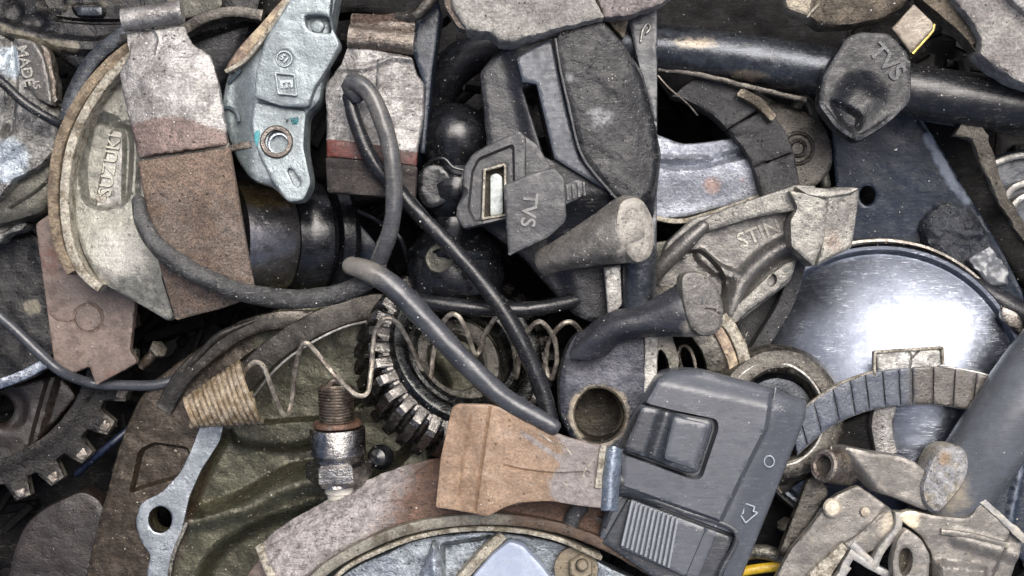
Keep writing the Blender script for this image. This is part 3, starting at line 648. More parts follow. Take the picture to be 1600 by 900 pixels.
# sprocket
c0 = (-52, 528); n = 28; a0 = math.atan2(137, 215)
a = np.linspace(0, 2 * np.pi, n * 10, endpoint=False)
rr = 236 + 30 * ss(.22, .62, .5 + .5 * np.cos((a - a0) * n)) 
out = np.stack([c0[0] + rr * np.cos(a), c0[1] + rr * np.sin(a)], -1); out = out[(out[:, 0] > -150) | True]
t = thing('rear_sprocket', 'greasy black toothed rear sprocket at the lower left edge', 'sprocket', (60, 700, -150))
slab('toothed_ring', 'sprocket', out, (60, 700, -118, 0, 0), 26, 3, holes=[circ(c0[0], c0[1], 196, n=80)], par=t, step=9, nz=2.5,
     rel=lambda X, Y: 7 * (1 - ss(208, 216, np.hypot(X - c0[0], Y - c0[1]))), tint=lambda X, Y: .8 * ss(250, 262, np.hypot(X - c0[0], Y - c0[1])))
for k in range(-1, 5):
    an = a0 + k * 2 * math.pi / n; cx_, cy_ = c0[0] + 257 * math.cos(an), c0[1] + 257 * math.sin(an); ca, sa = math.cos(an), math.sin(an)
    slab('tooth_tip', 'dirty_steel', rc([(cx_ + u_ * ca - v_ * sa, cy_ + u_ * sa + v_ * ca) for u_, v_ in ((-7, -9), (6, -6), (6, 6), (-7, 9))], 2, 4), (cx_, cy_, -113.5), 5, 1.5, par=t, nz=2, edge=1)
o = slab('rubber_bush', 'dark_brown', rc([(68, 792), (128, 764), (160, 782), (172, 830), (160, 960), (0, 960), (18, 860), (38, 818)], 16), (90, 850, -105), 60, 10, step=7, nz=3)
tag(o, 'dark brown rubber bush in the bottom left corner below the sprocket', 'bush')
o = tube('blue_wire', 'blue_wire', [(120, 740, -170), (160, 705, -140), (190, 680, -140), (225, 650, -165)], 6); tag(o, 'short blue wire in the dark gap beside the sprocket', 'wire')
o = tube('thin_cable', 'cable_grey', [(-30, 470, -40), (20, 512, -40), (60, 550, -40), (95, 580, -40), (140, 598, -75), (190, 602, -75), (260, 598, -70), (330, 560, -90)], 8.5, nz=.5)
tag(o, 'thin grey cable passing behind the notched brown brake pad', 'cable')

# brown brake pad plate
t = thing('brake_pad', 'flat brown brake pad with a notched lower end and a stamped circle', 'brake pad', (135, 480, -100))
pl = (135, 480, -52, 0, 0)
slab('backing_plate', 'pad_brown', rc([(55, 350), (90, 325), (190, 380), (212, 470), (203, 548), (216, 566), (150, 602), (139, 573), (103, 588), (84, 566)], [6, 6, 6, 8, 3, 9, 2, 2, 4, 4]), pl, 16, 2.5, par=t, step=5, nz=1.5,
     rel=lambda X, Y: -ridge(X, Y, circ(138, 497, 22).tolist() + [(160, 497)], 1.6, 2.5, 1.2) - ridge(X, Y, [(76, 492), (88, 502), (104, 504), (115, 502)], 2, 2.5, 1.2) + area(X, Y, [(55, 340), (100, 330), (100, 420), (80, 430), (60, 400)], 1.5, 3),
     tint=lambda X, Y: boss(X, Y, 90, 400, 30, .6, 20) + boss(X, Y, 175, 590, 18, .5, 10))
slab('friction_block', 'dark_brown', rc([(66, 360), (190, 390), (204, 470), (196, 545), (110, 560), (92, 520)], 6), (135, 480, -72), 36, 3, par=t)

# ================================================================== ENGINE COVER (olive) and straps
t = thing('crankcase_cover', 'large olive brown crankcase cover with bolt boss, lower left', 'engine cover', (400, 720, -200))
pl = (400, 720, -75, 0, 0)
cov = cat([(120, 960), (142, 860), (165, 770), (188, 690), (225, 612), (285, 560), (350, 520), (420, 488), (500, 470), (600, 462), (720, 470), (800, 560), (800, 960)], sp=9)
def crel(X, Y):
    h = -30 * ss(-6, 16, sdf(X, Y, cat([(352, 672), (380, 690), (480, 690), (560, 620), (660, 560), (700, 620), (600, 740), (470, 736), (380, 780), (306, 806), (292, 790), (312, 740)], True, 8), (-6, 5, 16)))
    h = h - 38 * ss(-6, 20, sdf(X, Y, cat([(306, 915), (328, 865), (384, 825), (460, 797), (560, 790), (620, 900), (620, 960), (320, 960)], True, 8), (-6, 7, 20)))
    h = h + ridge(X, Y, [(298, 815), (385, 795), (440, 767), (520, 745)], 11, 10, 9)
    h = h - 16 * ss(-2, 4, sdf(X, Y, rc([(218, 704), (240, 692), (292, 700), (296, 712), (280, 745), (215, 765), (203, 770)], 8), (-2, 4)))
    h = h - 12 * ss(-2, 6, sdf(X, Y, cat([(380, 560), (470, 520), (590, 500), (640, 560), (560, 640), (440, 660), (350, 660), (330, 640)], True, 8), (-2, 6)))
    h = h - 8 * ss(-4, 20, -(X - 292 + (Y - 800) * .35)) * ss(600, 640, Y) * 0
    h = h + boss(X, Y, 250, 812, 34, 5, 3) 
    return h
slab('cover_body', 'cover_olive', cov, pl, 60, 8, par=t, step=5, rel=crel, holes=[circ(250, 812, 18.5, 21, 26)], nz=2.5,
     tint=lambda X, Y: 1 - ss(0, 30, X - (345 - (Y - 640) * .35)) )
slab('machined_face', 'machined', rc([(322, 640), (356, 640), (343, 690), (314, 735), (296, 775), (288, 812), (280, 850), (262, 905), (258, 960), (222, 960), (230, 890), (236, 868), (219, 845), (211, 815), (219, 786), (252, 770), (282, 738), (300, 700)], [3, 3, 8, 8, 8, 8, 8, 8, 3, 3, 8, 8, 10, 10, 10, 8, 8, 8], 5),
     (400, 720, -64, 0, 0), 9, 1.5, par=t, holes=[circ(250, 812, 18.5, 21, 26)], nz=1, step=5)
sweep('cover_lip', 'ring_olive', [(292, 816, -62), (268, 880, -62), (262, 960, -62)], rectp(-3, 3, -24, 3, 1), par=t, nz=1)
t = thing('curved_strap', 'flat dark steel strap curving down left from the cable crossing to the cone spring', 'strap', (470, 540, -40))
sweep('strap_band', 'strap_steel', [(640, 490, -40), (590, 478, -20), (520, 495, 0), (455, 528, 5), (410, 562, 0), (375, 605, -20), (345, 660, -55)], rectp(-19, 19, -14, 3, 4), par=t, nz=2)
sweep('strap_edge', 'pale_rim', [(590, 498, -18), (530, 514, 3), (470, 546, 6), (430, 578, 2), (395, 620, -18)], rectp(-2, 2, -8, 3, 1), par=t, nz=1)
t = thing('forked_lever', 'dark forked steel lever arching from the crankcase cover under the cables', 'lever', (360, 540, -60))
sweep('lever_arm', 'strap_steel', [(255, 640, -70), (285, 590, -50), (330, 548, -38), (380, 515, -30), (440, 500, -30), (500, 500, -40)], rectp(-15, 15, -22, 3, 7), par=t, nz=2)
tube('lever_bead', 'strap_steel', [(280, 590, -50), (310, 556, -38), (346, 522, -28), (400, 500, -28)], [3, 5, 6, 3], par=t, nz=1)

# ================================================================== BRAKE SHOES, upper left
t = thing('brake_shoe', 'large crescent aluminium brake shoe with cream and rusty curved rim, upper left', 'brake shoe', (170, 280, -40))
rim = [(232, 60), (190, 92), (155, 128), (126, 172), (104, 222), (94, 275), (93, 330), (102, 385), (122, 425), (148, 447)]
sweep('lining', 'rust_tan', [(x - 7, y, 34 if i else 30) for i, (x, y) in enumerate(rim)][:-1], rectp(-8, 9, -70, 10, 3), par=t, nz=2, taper=lambda s: min(1, .55 + s * 8, .55 + (1 - s) * 8) if False else 1)
sweep('shoe_flange', 'cream_edge', [(x + 12, y + 3, 36) for x, y in rim], rectp(-7, 8, -60, 12, 3), par=t, nz=3)
web = cat([(245, 50), (205, 105), (160, 160), (125, 220), (110, 290), (116, 350), (135, 400), (160, 440), (210, 470), (264, 502), (272, 492), (262, 440), (300, 380), (300, 100)], True, 6)
slab('shoe_web', 'alu_olive', rc([(245, 50), (205, 105), (160, 160), (125, 220), (110, 290), (116, 350), (135, 400), (160, 442), (205, 468), (262, 502), (272, 494), (256, 430), (300, 380), (300, 100)], [5] * 8 + [4, 4, 4, 5, 5, 5]), (190, 300, 10, 0, .02), 30, 5, par=t, step=5, nz=2.5,
     rel=lambda X, Y: -16 * ss(-4, 8, sdf(X, Y, cat([(150, 180), (190, 190), (205, 215), (202, 300), (190, 318), (150, 325), (128, 300), (128, 235)], True, 8), (-4, 8)))
     + 9 * ss(-3, 3, sdf(X, Y, rc([(172, 200), (192, 204), (190, 318), (146, 322), (158, 260)], 8), (-3, 3))) + ridge(X, Y, [(145, 178), (175, 190), (210, 196)], 4, 7, 4)
     + 16 * ss(300, 420, Y) * (1 - ss(420, 500, Y)) + area(X, Y, [(218, 200), (240, 200), (250, 380), (214, 350)], -8, 5),
     tint=lambda X, Y: .8 * area(X, Y, rc([(172, 200), (192, 204), (190, 318), (146, 322), (158, 260)], 8), 1, 4) + boss(X, Y, 190, 400, 45, .7, 30))
text('SUZUKI', 'alu_olive', (190, 300, 4, 0, .02), 173, 258, 29, -80, 3, t, bold=0)
lathe('rivet', 'dirty_steel', (159, 309, 1), (0, 0, 1), [(0, 9), (3, 8), (4, 0)], 16, par=t)
t = thing('brake_shoe', 'brake shoe seen on its outer face with pale metal upper half and speckled brown lining', 'brake shoe', (290, 260, 30))
slab('metal_face', 'pale_steel', rc([(194, 50), (285, 36), (298, 66), (328, 84), (343, 140), (356, 226), (214, 246), (196, 170), (183, 112), (200, 82)], [2, 3, 5, 7, 4, 3, 3, 4, 6, 4]), (270, 140, 88, 0, .08), 14, 2.5, par=t, step=4, nz=2.5, edge=2,
     rel=lambda X, Y: -9 * (1 - ss(50, 110, Y)) + ridge(X, Y, [(240, 44), (246, 60), (243, 80)], 1.5, 2, 1.5) - 12 * ((X - 270) / 90) ** 2,
     tint=lambda X, Y: ss(180, 205, Y + 10 * np.sin(X * .03)))
tube('rolled_end', 'pale_steel', [(192, 32, 76), (285, 18, 76)], [17, 17], 18, par=t, nz=1.5, caps=True, round_=False)
slab('brake_lining', 'lining_brown', rc([(212, 253), (357, 231), (374, 330), (397, 465), (338, 486), (270, 503), (250, 430), (228, 340)], [2, 2, 6, 5, 5, 4, 4, 4]), (300, 360, 102, -.02, -.1), 22, 3, par=t, step=4, nz=2.5, ns=.06,
     rel=lambda X, Y: -.0016 * (X - 300) ** 2 - .0007 * np.maximum(0, Y - 330) ** 2, tint=lambda X, Y: .75 * (1 - ss(250, 330, Y)) + .35)
slab('joint_strip', 'strap_steel', rc([(213, 240), (357, 220), (358, 236), (214, 258)], 2), (285, 240, 84), 12, 2, par=t)

# blue-grey casting with E
t = thing('brake_shoe', 'pale blue-grey cast brake shoe with a framed letter E and a round bolt hole', 'brake shoe', (430, 160, 20))
pl = (430, 160, 62, 0, 0)
slab('casting_body', 'alu_blue', rc([(386, 82), (436, 20), (462, -30), (530, -30), (512, 80), (500, 160), (478, 178), (476, 230), (486, 286), (474, 313), (450, 316), (426, 292), (392, 282), (368, 250), (350, 205), (342, 160), (352, 112)], 12, 5), pl, 60, 8, par=t, step=5, nz=1.2,
     rel=lambda X, Y: -14 * ss(0, 40, 400 - X) * (1 - ss(230, 300, Y) * .3) - 4 * ss(0, 25, 395 - X - (Y - 160) * -.12) * 0 - boss(X, Y, 436, 222, 0.1, 0),
     tint=lambda X, Y: 0 * X)
slab('raised_face', 'alu_blue', rc([(414, 60), (448, 6), (470, -30), (520, -30), (515, 22), (520, 46), (533, 70), (512, 105), (490, 140), (482, 168), (440, 166), (397, 152), (400, 110)], [8, 6, 2, 2, 5, 4, 8, 6, 6, 6, 8, 6, 6], 4), (440, 90, 88, 0, -.03), 30, 3, par=t, step=4, nz=1.5,
     holes=[rc([(476, 24), (498, 22), (514, 26), (518, 52), (488, 50), (478, 42)], 5)], rel=lambda X, Y: -2 * ss(-2, 2, sdf(X, Y, circ(444, 92, 13), (-2, 2))) )
slab('hole_tongue', 'alu_blue', rc([(484, 34), (500, 28), (508, 40), (500, 52), (486, 48)], 5), (495, 40, 74), 10, 3, par=t)
slab('slot_lug', 'alu_blue', rc([(396, 158), (478, 172), (474, 230), (486, 286), (474, 313), (450, 316), (424, 282), (404, 240), (392, 200)], 7, 4), (440, 240, 72, 0, .05), 16, 2.5, par=t, step=4,
     holes=[circ(435, 224, 17, 20), rc([(448, 264), (455, 262), (470, 284), (466, 293), (458, 288)], 4, 3)])
lathe('bushing', 'dirty_steel', (433, 222, 66), (.05, -.05, 1), [(0, 25), (10, 25), (13, 23), (13, 18), (9, 17), (-30, 17), (-30, 25)], 36, par=t, ring=True)
lathe('bushing_sleeve', 'rim_silver', (438, 226, 60), (0, 0, 1), [(-20, 16.5), (12, 16.5), (12, 14), (-20, 14)], 32, par=t, ring=True)
pE = (440, 90, 89, 0, -.03)
for q in ([(430, 114), (460, 117)], [(460, 117), (463, 149)], [(463, 149), (435, 146)], [(435, 146), (430, 114)]):
    sweep('letter_frame', 'alu_blue', [(x, y, 90.5) for x, y in q], rectp(-1.6, 1.6, -3, 2, .8), par=t)
text('E', 'alu_blue', pE, 447, 131, 27, 86, 2.5, t, bold=.03)
tube('stamped_ring', 'alu_blue', [(x, y, 88) for x, y in circ(444, 92, 12, n=12)], 1.6, 6, par=t, closed=True)
text('51', 'alu_blue', pE, 444, 92, 14, 40, 1.6, t)
slab('teal_stroke', 'teal_mark', rc([(434, 190), (452, 184), (474, 181), (474, 192), (450, 198)], 2), (450, 190, 69.5, 0, .05), 1.2, .5, par=t)
slab('teal_stroke', 'teal_mark', rc([(398, 206), (406, 202), (406, 212), (402, 230), (397, 218)], 2), (401, 214, 72, 0, .05), 1.2, .5, par=t)
sweep('ink_stroke', 'ink_mark', [(348, 168, 48), (358, 168, 54), (370, 176, 58), (373, 190, 59)], rectp(-3, 3, -2, 2, 1), par=t)
sweep('ink_stroke', 'ink_mark', [(357, 130, 50), (364, 122, 54), (376, 108, 60)], rectp(-3, 3, -2, 2, 1), par=t)
sweep('ink_stroke', 'dirty_steel', [(360, 232, 47), (378, 228, 55), (394, 226, 61)], rectp(-5, 5, -3, 3, 1), par=t)
loft('brake_lining', 'rim_brown', [[(350, 112, 40), (366, 84, 46), (396, 52, 52), (450, -6, 60)], [(356, 104, 62), (378, 72, 68), (410, 34, 74), (462, -24, 84)]], 14, 30, 6, 2, par=t, nz=1.5)
sweep('lining_edge', 'cream_edge', [(352, 112, 66), (382, 94, 72), (412, 58, 86), (446, 6, 88), (466, -26, 88)], rectp(-3, 3, -14, 1, 1), par=t, nz=2)

# second strip shoe
t = thing('brake_shoe', 'small brake shoe on end with a rolled steel top and a dark red painted band', 'brake shoe', (585, 160, 10))
slab('metal_face', 'pale_steel', rc([(540, 78), (545, 70), (645, 88), (648, 108), (663, 132), (662, 180), (652, 240), (509, 222), (507, 130), (530, 104)], 5, 5), (585, 160, 62, 0, 0), 22, 3, par=t, step=4, nz=3, ns=.05, edge=2,
     rel=lambda X, Y: -10 * ((X - 585) / 75) ** 2 + ridge(X, Y, [(525, 105), (560, 108), (590, 100), (610, 90), (650, 92)], 4, 4, 3) + ridge(X, Y, [(592, 100), (590, 130), (586, 170)], 1.5, 2.5, 1.5) + 5 * ss(205, 240, Y), tint=lambda X, Y: 0 * X)
for o in (t.children if False else []): pass
tube('rolled_end', 'dirty_steel', [(545, 57, 60), (647, 68, 60)], [17, 17], 18, par=t, nz=2, round_=False)
slab('top_lip', 'dirty_steel', rc([(548, 20), (600, 22), (640, 16), (650, 30), (646, 66), (545, 54)], 5), (595, 40, 64), 12, 3, par=t, nz=3, rel=lambda X, Y: -ridge(X, Y, [(545, 44), (645, 54)], 4, 6, 4), tint=lambda X, Y: 1 - ss(28, 44, Y))
slab('red_band', 'red_oxide', rc([(509, 216), (652, 234), (650, 258), (509, 244)], 2), (580, 235, 68), 20, 3, par=t, nz=1.5, rel=lambda X, Y: -9 * ((X - 580) / 70) ** 2)
slab('brake_lining', 'lining_dark', rc([(507, 244), (651, 258), (648, 312), (510, 300)], 3), (580, 275, 66), 30, 3, par=t, nz=3, rel=lambda X, Y: -9 * ((X - 580) / 70) ** 2 - ridge(X, Y, [(510, 262), (650, 276)], 2, 2, 2))
slab('side_plate', 'sheet_blue', rc([(640, 70), (652, 20), (680, -20), (690, 20), (676, 110), (664, 240), (655, 240), (660, 130)], 5), (665, 110, 30), 60, 4, par=t)
o = tube('bent_hook', 'strap_steel', [(700, -30, 60), (672, 0, 66), (650, 24, 66), (620, 26, 60)], [9, 10, 9, 6], nz=2); tag(o, 'short bent steel hook lying over the top of the red-banded shoe', 'hook')
o = slab('cooling_fin', 'gap_shade_black', cat([(350, -40), (700, -40), (680, 40), (560, 20), (430, 30)], True), (520, -10, -50), 60, 8, nz=3); o.name = 'carburettor_body'
tag(o, 'dark carburettor body glimpsed at the top edge behind the small brake shoe', 'carburettor')
o = tube('rubber_hose', 'black_plastic', [(655, 250, -160), (672, 170, -125), (715, 100, -95), (790, 66, -90), (850, 50, -90)], 32, 22, nz=1); tag(o, 'fat black rubber hose curving in the dark gap beside the black housing', 'hose')

# drum bearing
t = thing('wheel_bearing', 'shiny steel bearing drum with black rubber seal, right of the brown lining', 'bearing', (440, 370, -90))
ax = (.86, .02, -.5)
lathe('steel_drum', 'bearing', (360, 372, -50), ax, [(0, 0), (0, 90), (70, 90), (84, 86), (88, 78), (88, 0)], 64, par=t, tint=lambda V: ss(105, 150, V[:, 1]))
lathe('rubber_seal', 'black_gloss', (360, 372, -50), ax, [(90, 60), (90, 78), (100, 84), (112, 92), (140, 94), (150, 88), (152, 60)], 64, par=t)
lathe('outer_ring', 'black_gloss', (360, 372, -50), ax, [(154, 40), (154, 100), (172, 104), (184, 98), (186, 40)], 64, par=t)
o = sweep('dust_shield', 'sheet_blue', [(505, 330, -110), (540, 352, -110), (570, 385, -110), (590, 420, -120)], rectp(-18, 18, -6, 4, 3)); tag(o, 'curved blue-grey sheet edge in the gap right of the bearing drum', 'shield')

# ================================================================== CENTRE
# ball boot
t = thing('ball_joint_boot', 'glossy black rubber ball joint boot with domed top and a dull bolt', 'ball joint', (705, 320, -120))
ax = (.0, -1, -.06)
lathe('boot', 'black_gloss', (712, 160, -22), ax, [(0, 0), (3, 18), (12, 36), (28, 52), (50, 60), (72, 58), (90, 50), (100, 46), (110, 52), (130, 62), (150, 60), (166, 50), (180, 38), (196, 42), (212, 58), (228, 72), (232, 76), (240, 76), (246, 73), (270, 78), (300, 74), (318, 56), (326, 0)], 56, par=t, nz=2.5)
sweep('moulded_seam', 'black_gloss', [(660, 262, 22), (676, 250, 32), (694, 248, 37), (708, 262, 38), (724, 266, 37)], rectp(-2, 2, -6, 2, 1), par=t)
lathe('bolt_head', 'old_olive', (688, 405, 26), (-.1, .1, 1), [(0, 24), (6, 24), (9, 21), (8, 14), (10, 8), (9, 0)], 18, par=t, nz=2)
o = slab('rubber_flap', 'black_gloss', cat([(652, 272), (672, 254), (700, 262), (712, 290), (696, 318), (668, 326), (652, 305)], True), (680, 290, 26), 20, 8, nz=3); tag(o, 'folded black rubber flap over the side of the ball joint boot', 'flap')

# black housing with slot
t = thing('switch_housing', 'big black housing with a rough bulging cover and a grey slotted strip', 'housing', (880, 220, -60))
slab('housing_body', 'black_plastic', rc([(748, 112), (770, 84), (812, 62), (868, 46), (945, 28), (1005, 112), (1034, 240), (1024, 330), (1022, 480), (960, 512), (905, 500), (820, 405), (748, 350), (760, 220)], [8, 12, 8, 6, 8, 10, 10, 8, 8, 8, 20, 10, 10, 8]), (880, 220, 62, 0, 0), 130, 7, par=t, step=6, nz=1,
     holes=[rc([(817, 138), (838, 132), (866, 250), (850, 243)], 2, 5)], rel=lambda X, Y: -30 * ss(300, 360, Y) - 10 * ss(0, 30, 815 - X - (Y - 100) * -.25))
slab('slot_band', 'band_grey', rc([(806, 90), (836, 72), (862, 60), (872, 110), (888, 180), (906, 246), (984, 318), (960, 306), (888, 262), (866, 248), (838, 132), (816, 128)], [3, 4, 6, 4, 4, 8, 3, 3, 8, 1, 1, 1], 5), (850, 170, 78, 0, .0), 14, 3, par=t, step=5)
slab('rough_cover', 'black_rough', rc([(868, 52), (905, 38), (942, 30), (975, 66), (1004, 114), (1024, 190), (1033, 243), (1024, 300), (990, 334), (950, 300), (908, 244), (888, 170), (872, 100)], [8, 6, 10, 8, 10, 8, 10, 10, 14, 10, 14, 8, 8], 5), (950, 180, 96, 0, 0), 46, 9, par=t, step=4, nz=2.5, ns=.022,
     rel=lambda X, Y: -10 * ss(0, 60, X - 975 - (Y - 180) * .12) - .05 * (X - 950) + 1.6 * fbm(X * .012 + Y * .004, Y * .05 - X * .03, 4, 3) + 1.0 * fbm(X * .25, Y * .05, 8, 3), tint=lambda X, Y: boss(X, Y, 938, 182, 24, .52, 22) + boss(X, Y, 890, 122, 9, .5, 8))
sweep('cover_seam', 'usb_rubber', [(868, 60, 92), (876, 110, 96), (892, 180, 97), (910, 244, 96), (952, 298, 94), (985, 330, 90)], rectp(-2, 2, -5, 1.5, 1), par=t, nz=1)
slab('side_post', 'grey_plastic_dark', rc([(980, 30), (1002, -10), (1028, -10), (1026, 470), (992, 480), (1012, 330), (1033, 240), (1012, 150), (1000, 108)], 3), (1005, 200, 38), 60, 3, par=t, nz=2, step=6)
tube('small_clip', 'pale_rim', [(1001, 66, 40), (1004, 48, 42), (1012, 37, 42), (1016, 44, 42), (1010, 52, 42)], 1.8, 6, par=t, sp=2)
# usb bracket + cap
t = thing('usb_socket', 'dark rectangular usb socket bracket with a white contact tongue', 'usb socket', (765, 290, 40))
slab('bracket', 'usb_rubber', rc([(724, 262), (738, 240), (770, 222), (812, 204), (822, 214), (822, 290), (800, 340), (758, 350), (724, 358), (712, 340), (714, 322), (722, 306)], [8, 8, 6, 4, 4, 4, 4, 4, 6, 6, 3, 3], 4), (765, 285, 92, 0, 0), 44, 4, par=t, step=4, nz=1,
     holes=[rc([(756, 266), (790, 256), (790, 338), (754, 344)], 2, 5)], rel=lambda X, Y: -9 * ss(-2, 2, sdf(X, Y, rc([(738, 268), (748, 248), (802, 226), (804, 330), (742, 346), (732, 326)], 5), (-2, 2))) - area(X, Y, circ(722, 300, 7), 5, 3))
for q in ([(756, 266), (789, 257)], [(757, 266), (754, 343)], [(789, 257), (789, 300)], [(754, 342), (790, 336)]):
    sweep('port_shell', 'cream_edge', [(x, y, 92) for x, y in q], rectp(-2, 1.5, -26, 1, .8), par=t)
slab('contact_tongue', 'white_plastic', rc([(766, 274), (776, 270), (785, 276), (786, 334), (766, 338)], 4), (776, 300, 84), 14, 2, par=t)
slab('port_floor', 'bore', [(754, 262), (792, 254), (792, 340), (752, 346)], (775, 300, 68), 6, 0, par=t)
slab('bracket_post', 'usb_rubber', rc([(812, 206), (840, 226), (862, 262), (830, 300), (818, 290)], 3), (835, 250, 80), 30, 3, par=t)
t = thing('rubber_port_cap', 'grey rubber port cap marked TVS with a ribbed pull tab', 'port cap', (838, 330, 95))
slab('cap_body', 'usb_rubber', rc([(786, 290), (826, 272), (866, 262), (882, 278), (886, 345), (856, 372), (794, 400), (790, 345)], [3, 4, 9, 8, 10, 10, 3, 3], 4), (838, 330, 124, 0, 0), 26, 3, par=t, step=4, nz=1.5)
text('TVS', 'usb_rubber', (838, 330, 124.5, 0, 0), 826, 328, 32, 96, 2.2, t, bold=.02)
pt = slab('pull_tab', 'usb_rubber', rc([(878, 290), (900, 279), (914, 284), (917, 296), (910, 308), (880, 322)], [3, 8, 8, 8, 8, 3], 3), (897, 298, 118), 14, 3, par=t)
for k in range(4):
    x = 886 + k * 8.5
    sweep('tab_rib', 'usb_rubber', [(x, 289 - k * 1.5, 119), (x + 2, 312 - k * 2.2, 119)], rectp(-2, 2, -2, 3, 1), par=pt)

# tube ends
t = thing('flared_pin', 'grey steel pin with a wide flared end, lying below the port cap', 'pin', (930, 380, 90))
def flared(t, m, A, mid, B, ra, rm, rb, capm, capax):
    pass
loft('pin_body', 'tube_end', [
    [(838, 388, 92), (862, 376, 106), (900, 352, 118), (935, 326, 124), (965, 306, 122), (984, 304, 114)],
    [(834, 404, 104), (866, 396, 124), (908, 376, 138), (948, 350, 146), (975, 330, 146), (998, 312, 140)],
    [(838, 420, 104), (870, 412, 124), (912, 402, 140), (952, 392, 148), (984, 384, 148), (1010, 370, 142)],
    [(850, 434, 90), (880, 425, 106), (915, 420, 120), (955, 414, 126), (990, 412, 120), (1016, 400, 112)]], 30, 40, 26, 4, par=t, nz=2.5, tint=lambda X, Y: ss(950, 985, X))
slab('flared_end', 'tube_end', cat([(968, 318), (990, 306), (1008, 314), (1022, 340), (1026, 372), (1018, 402), (996, 412), (978, 396), (962, 360)], True, 4), (994, 360, 146, -.25, 0), 26, 10, par=t, nz=1.2, step=4, tint=lambda X, Y: 1 + 0 * X)
tube('stem', 'gun_metal', [(1000, 395, 86), (998, 440, 80), (996, 490, 70)], 26, 20, par=t, nz=1)
t = thing('flared_lever_end', 'dark satin lever arm with a flat pale flared end, above the bored block', 'lever', (1040, 480, 90))
loft('lever_body', 'tube_end_dark', [
    [(900, 520, 70), (950, 486, 84), (1000, 474, 96), (1040, 452, 104), (1072, 428, 104)],
    [(890, 560, 88), (945, 510, 108), (1002, 494, 120), (1050, 476, 130), (1096, 450, 132)],
    [(940, 560, 80), (960, 528, 104), (1010, 515, 118), (1062, 512, 126), (1104, 500, 126)],
    [(960, 540, 60), (985, 532, 78), (1030, 528, 92), (1075, 528, 96), (1112, 526, 92)]], 30, 40, 26, 4, par=t, nz=1.5, tint=lambda X, Y: .7 * boss(X, Y, 1085, 520, 22, 1, 12))
slab('flat_end', 'tube_end', cat([(1066, 434), (1086, 424), (1108, 432), (1124, 452), (1132, 486), (1126, 516), (1104, 526), (1084, 516), (1070, 486)], True, 4), (1098, 476, 132, -.2, 0), 26, 6, par=t, nz=2, step=4, rel=lambda X, Y: -ridge(X, Y, [(1102, 482), (1116, 484), (1124, 490)], 1, 3, 1))
o = slab('flat_key_strip', 'pale_rim', rc([(943, 418), (970, 414), (972, 476), (950, 500), (948, 470)], 2), (958, 450, 86), 14, 2, nz=1); o.name = 'metal_tongue'
tag(o, 'pale thin metal tongue standing between the two flared ends', 'metal strip')
slab_blk = None
# bored block
t = thing('bored_block', 'dark blue-black steel block with a large round bore, centre of the pile', 'steel block', (945, 600, -20))
slab('block_body', 'block_blue', rc([(884, 545), (898, 520), (950, 500), (1000, 500), (1022, 516), (1024, 620), (1012, 690), (960, 720), (900, 700), (874, 650), (872, 590)], 12, 5), (945, 600, 50, 0, .04), 90, 9, par=t, step=5, nz=2.5,
     holes=[circ(936, 648, 38, 41, 40)], rel=lambda X, Y: 3 * (1 - ss(42, 54, np.hypot(X - 936, Y - 648))), tint=lambda X, Y: .62 * (1 - ss(42, 58, np.hypot(X - 936, Y - 648))))
lathe('bore_sleeve', 'bore', (934, 648, 50), (-.06, .04, 1), [(-85, 37), (0, 39), (4, 41), (4, 44), (-85, 46)], 48, par=t, ring=True, nz=1)
slab('bore_floor', 'bore', circ(934, 650, 48), (936, 650, -42), 10, 0, par=t, nz=3)
t = thing('slotted_link', 'rusty brown slotted steel link standing right of the bored block', 'link', (1035, 560, 20))
slab('link_plate', 'ring_olive', rc([(1008, 520), (1050, 522), (1062, 560), (1058, 600), (1030, 620), (1008, 640)], 6), (1035, 560, 40, 0, 0), 40, 3, par=t, holes=[cat([(1030, 548), (1042, 560), (1046, 590), (1034, 604), (1028, 590)], True, 4)], nz=3, step=4)
slab('link_side', 'pale_rim', rc([(1006, 518), (1028, 520), (1026, 636), (1006, 640)], 2), (1017, 570, 52), 20, 2, par=t, nz=3, edge=2)
# rusty crescent ring behind
t = thing('brake_shoe', 'narrow rusty brake shoe segment with a cream edge, right of the flat flared end', 'brake shoe', (1120, 540, -20))
sweep('lining', 'ring_olive', [(1010, 470, 0), (1060, 480, 20), (1100, 510, 24), (1126, 556, 20), (1128, 620, 0)], rectp(-26, 26, -24, 4, 4), par=t, nz=3)
sweep('shoe_edge', 'cream_edge', [(1128, 494, 30), (1150, 524, 34), (1164, 566, 32), (1166, 612, 20)], rectp(-9, 10, -50, 4, 4), par=t, nz=2)
sweep('rust_strip', 'rim_brown', [(1108, 498, 32), (1130, 530, 32), (1146, 572, 30), (1148, 612, 20)], rectp(-8, 8, -30, 3, 3), par=t, nz=2)

# ring / seal right of it
t = thing('valve_seat_ring', 'greasy dark bearing ring half hidden above the grey switch', 'bearing ring', (1215, 650, -40))
lathe('outer_race', 'ring_dark', (1210, 648, 2), (.12, .1, 1), [(0, 64), (34, 66), (42, 72), (44, 84), (38, 98), (20, 108), (0, 110)], 72, par=t, ring=True, nz=3)
lathe('race_bead', 'pale_rim', (1210, 648, 44), (.12, .1, 1), [(-4, 76), (2, 78), (2, 81), (-4, 83)], 72, par=t, ring=True, nz=1.5)
lathe('inner_race', 'gun_metal', (1210, 650, -14), (.12, .1, 1), [(0, 30), (18, 30), (20, 36), (20, 58), (10, 62), (0, 62)], 60, par=t, ring=True, nz=2)

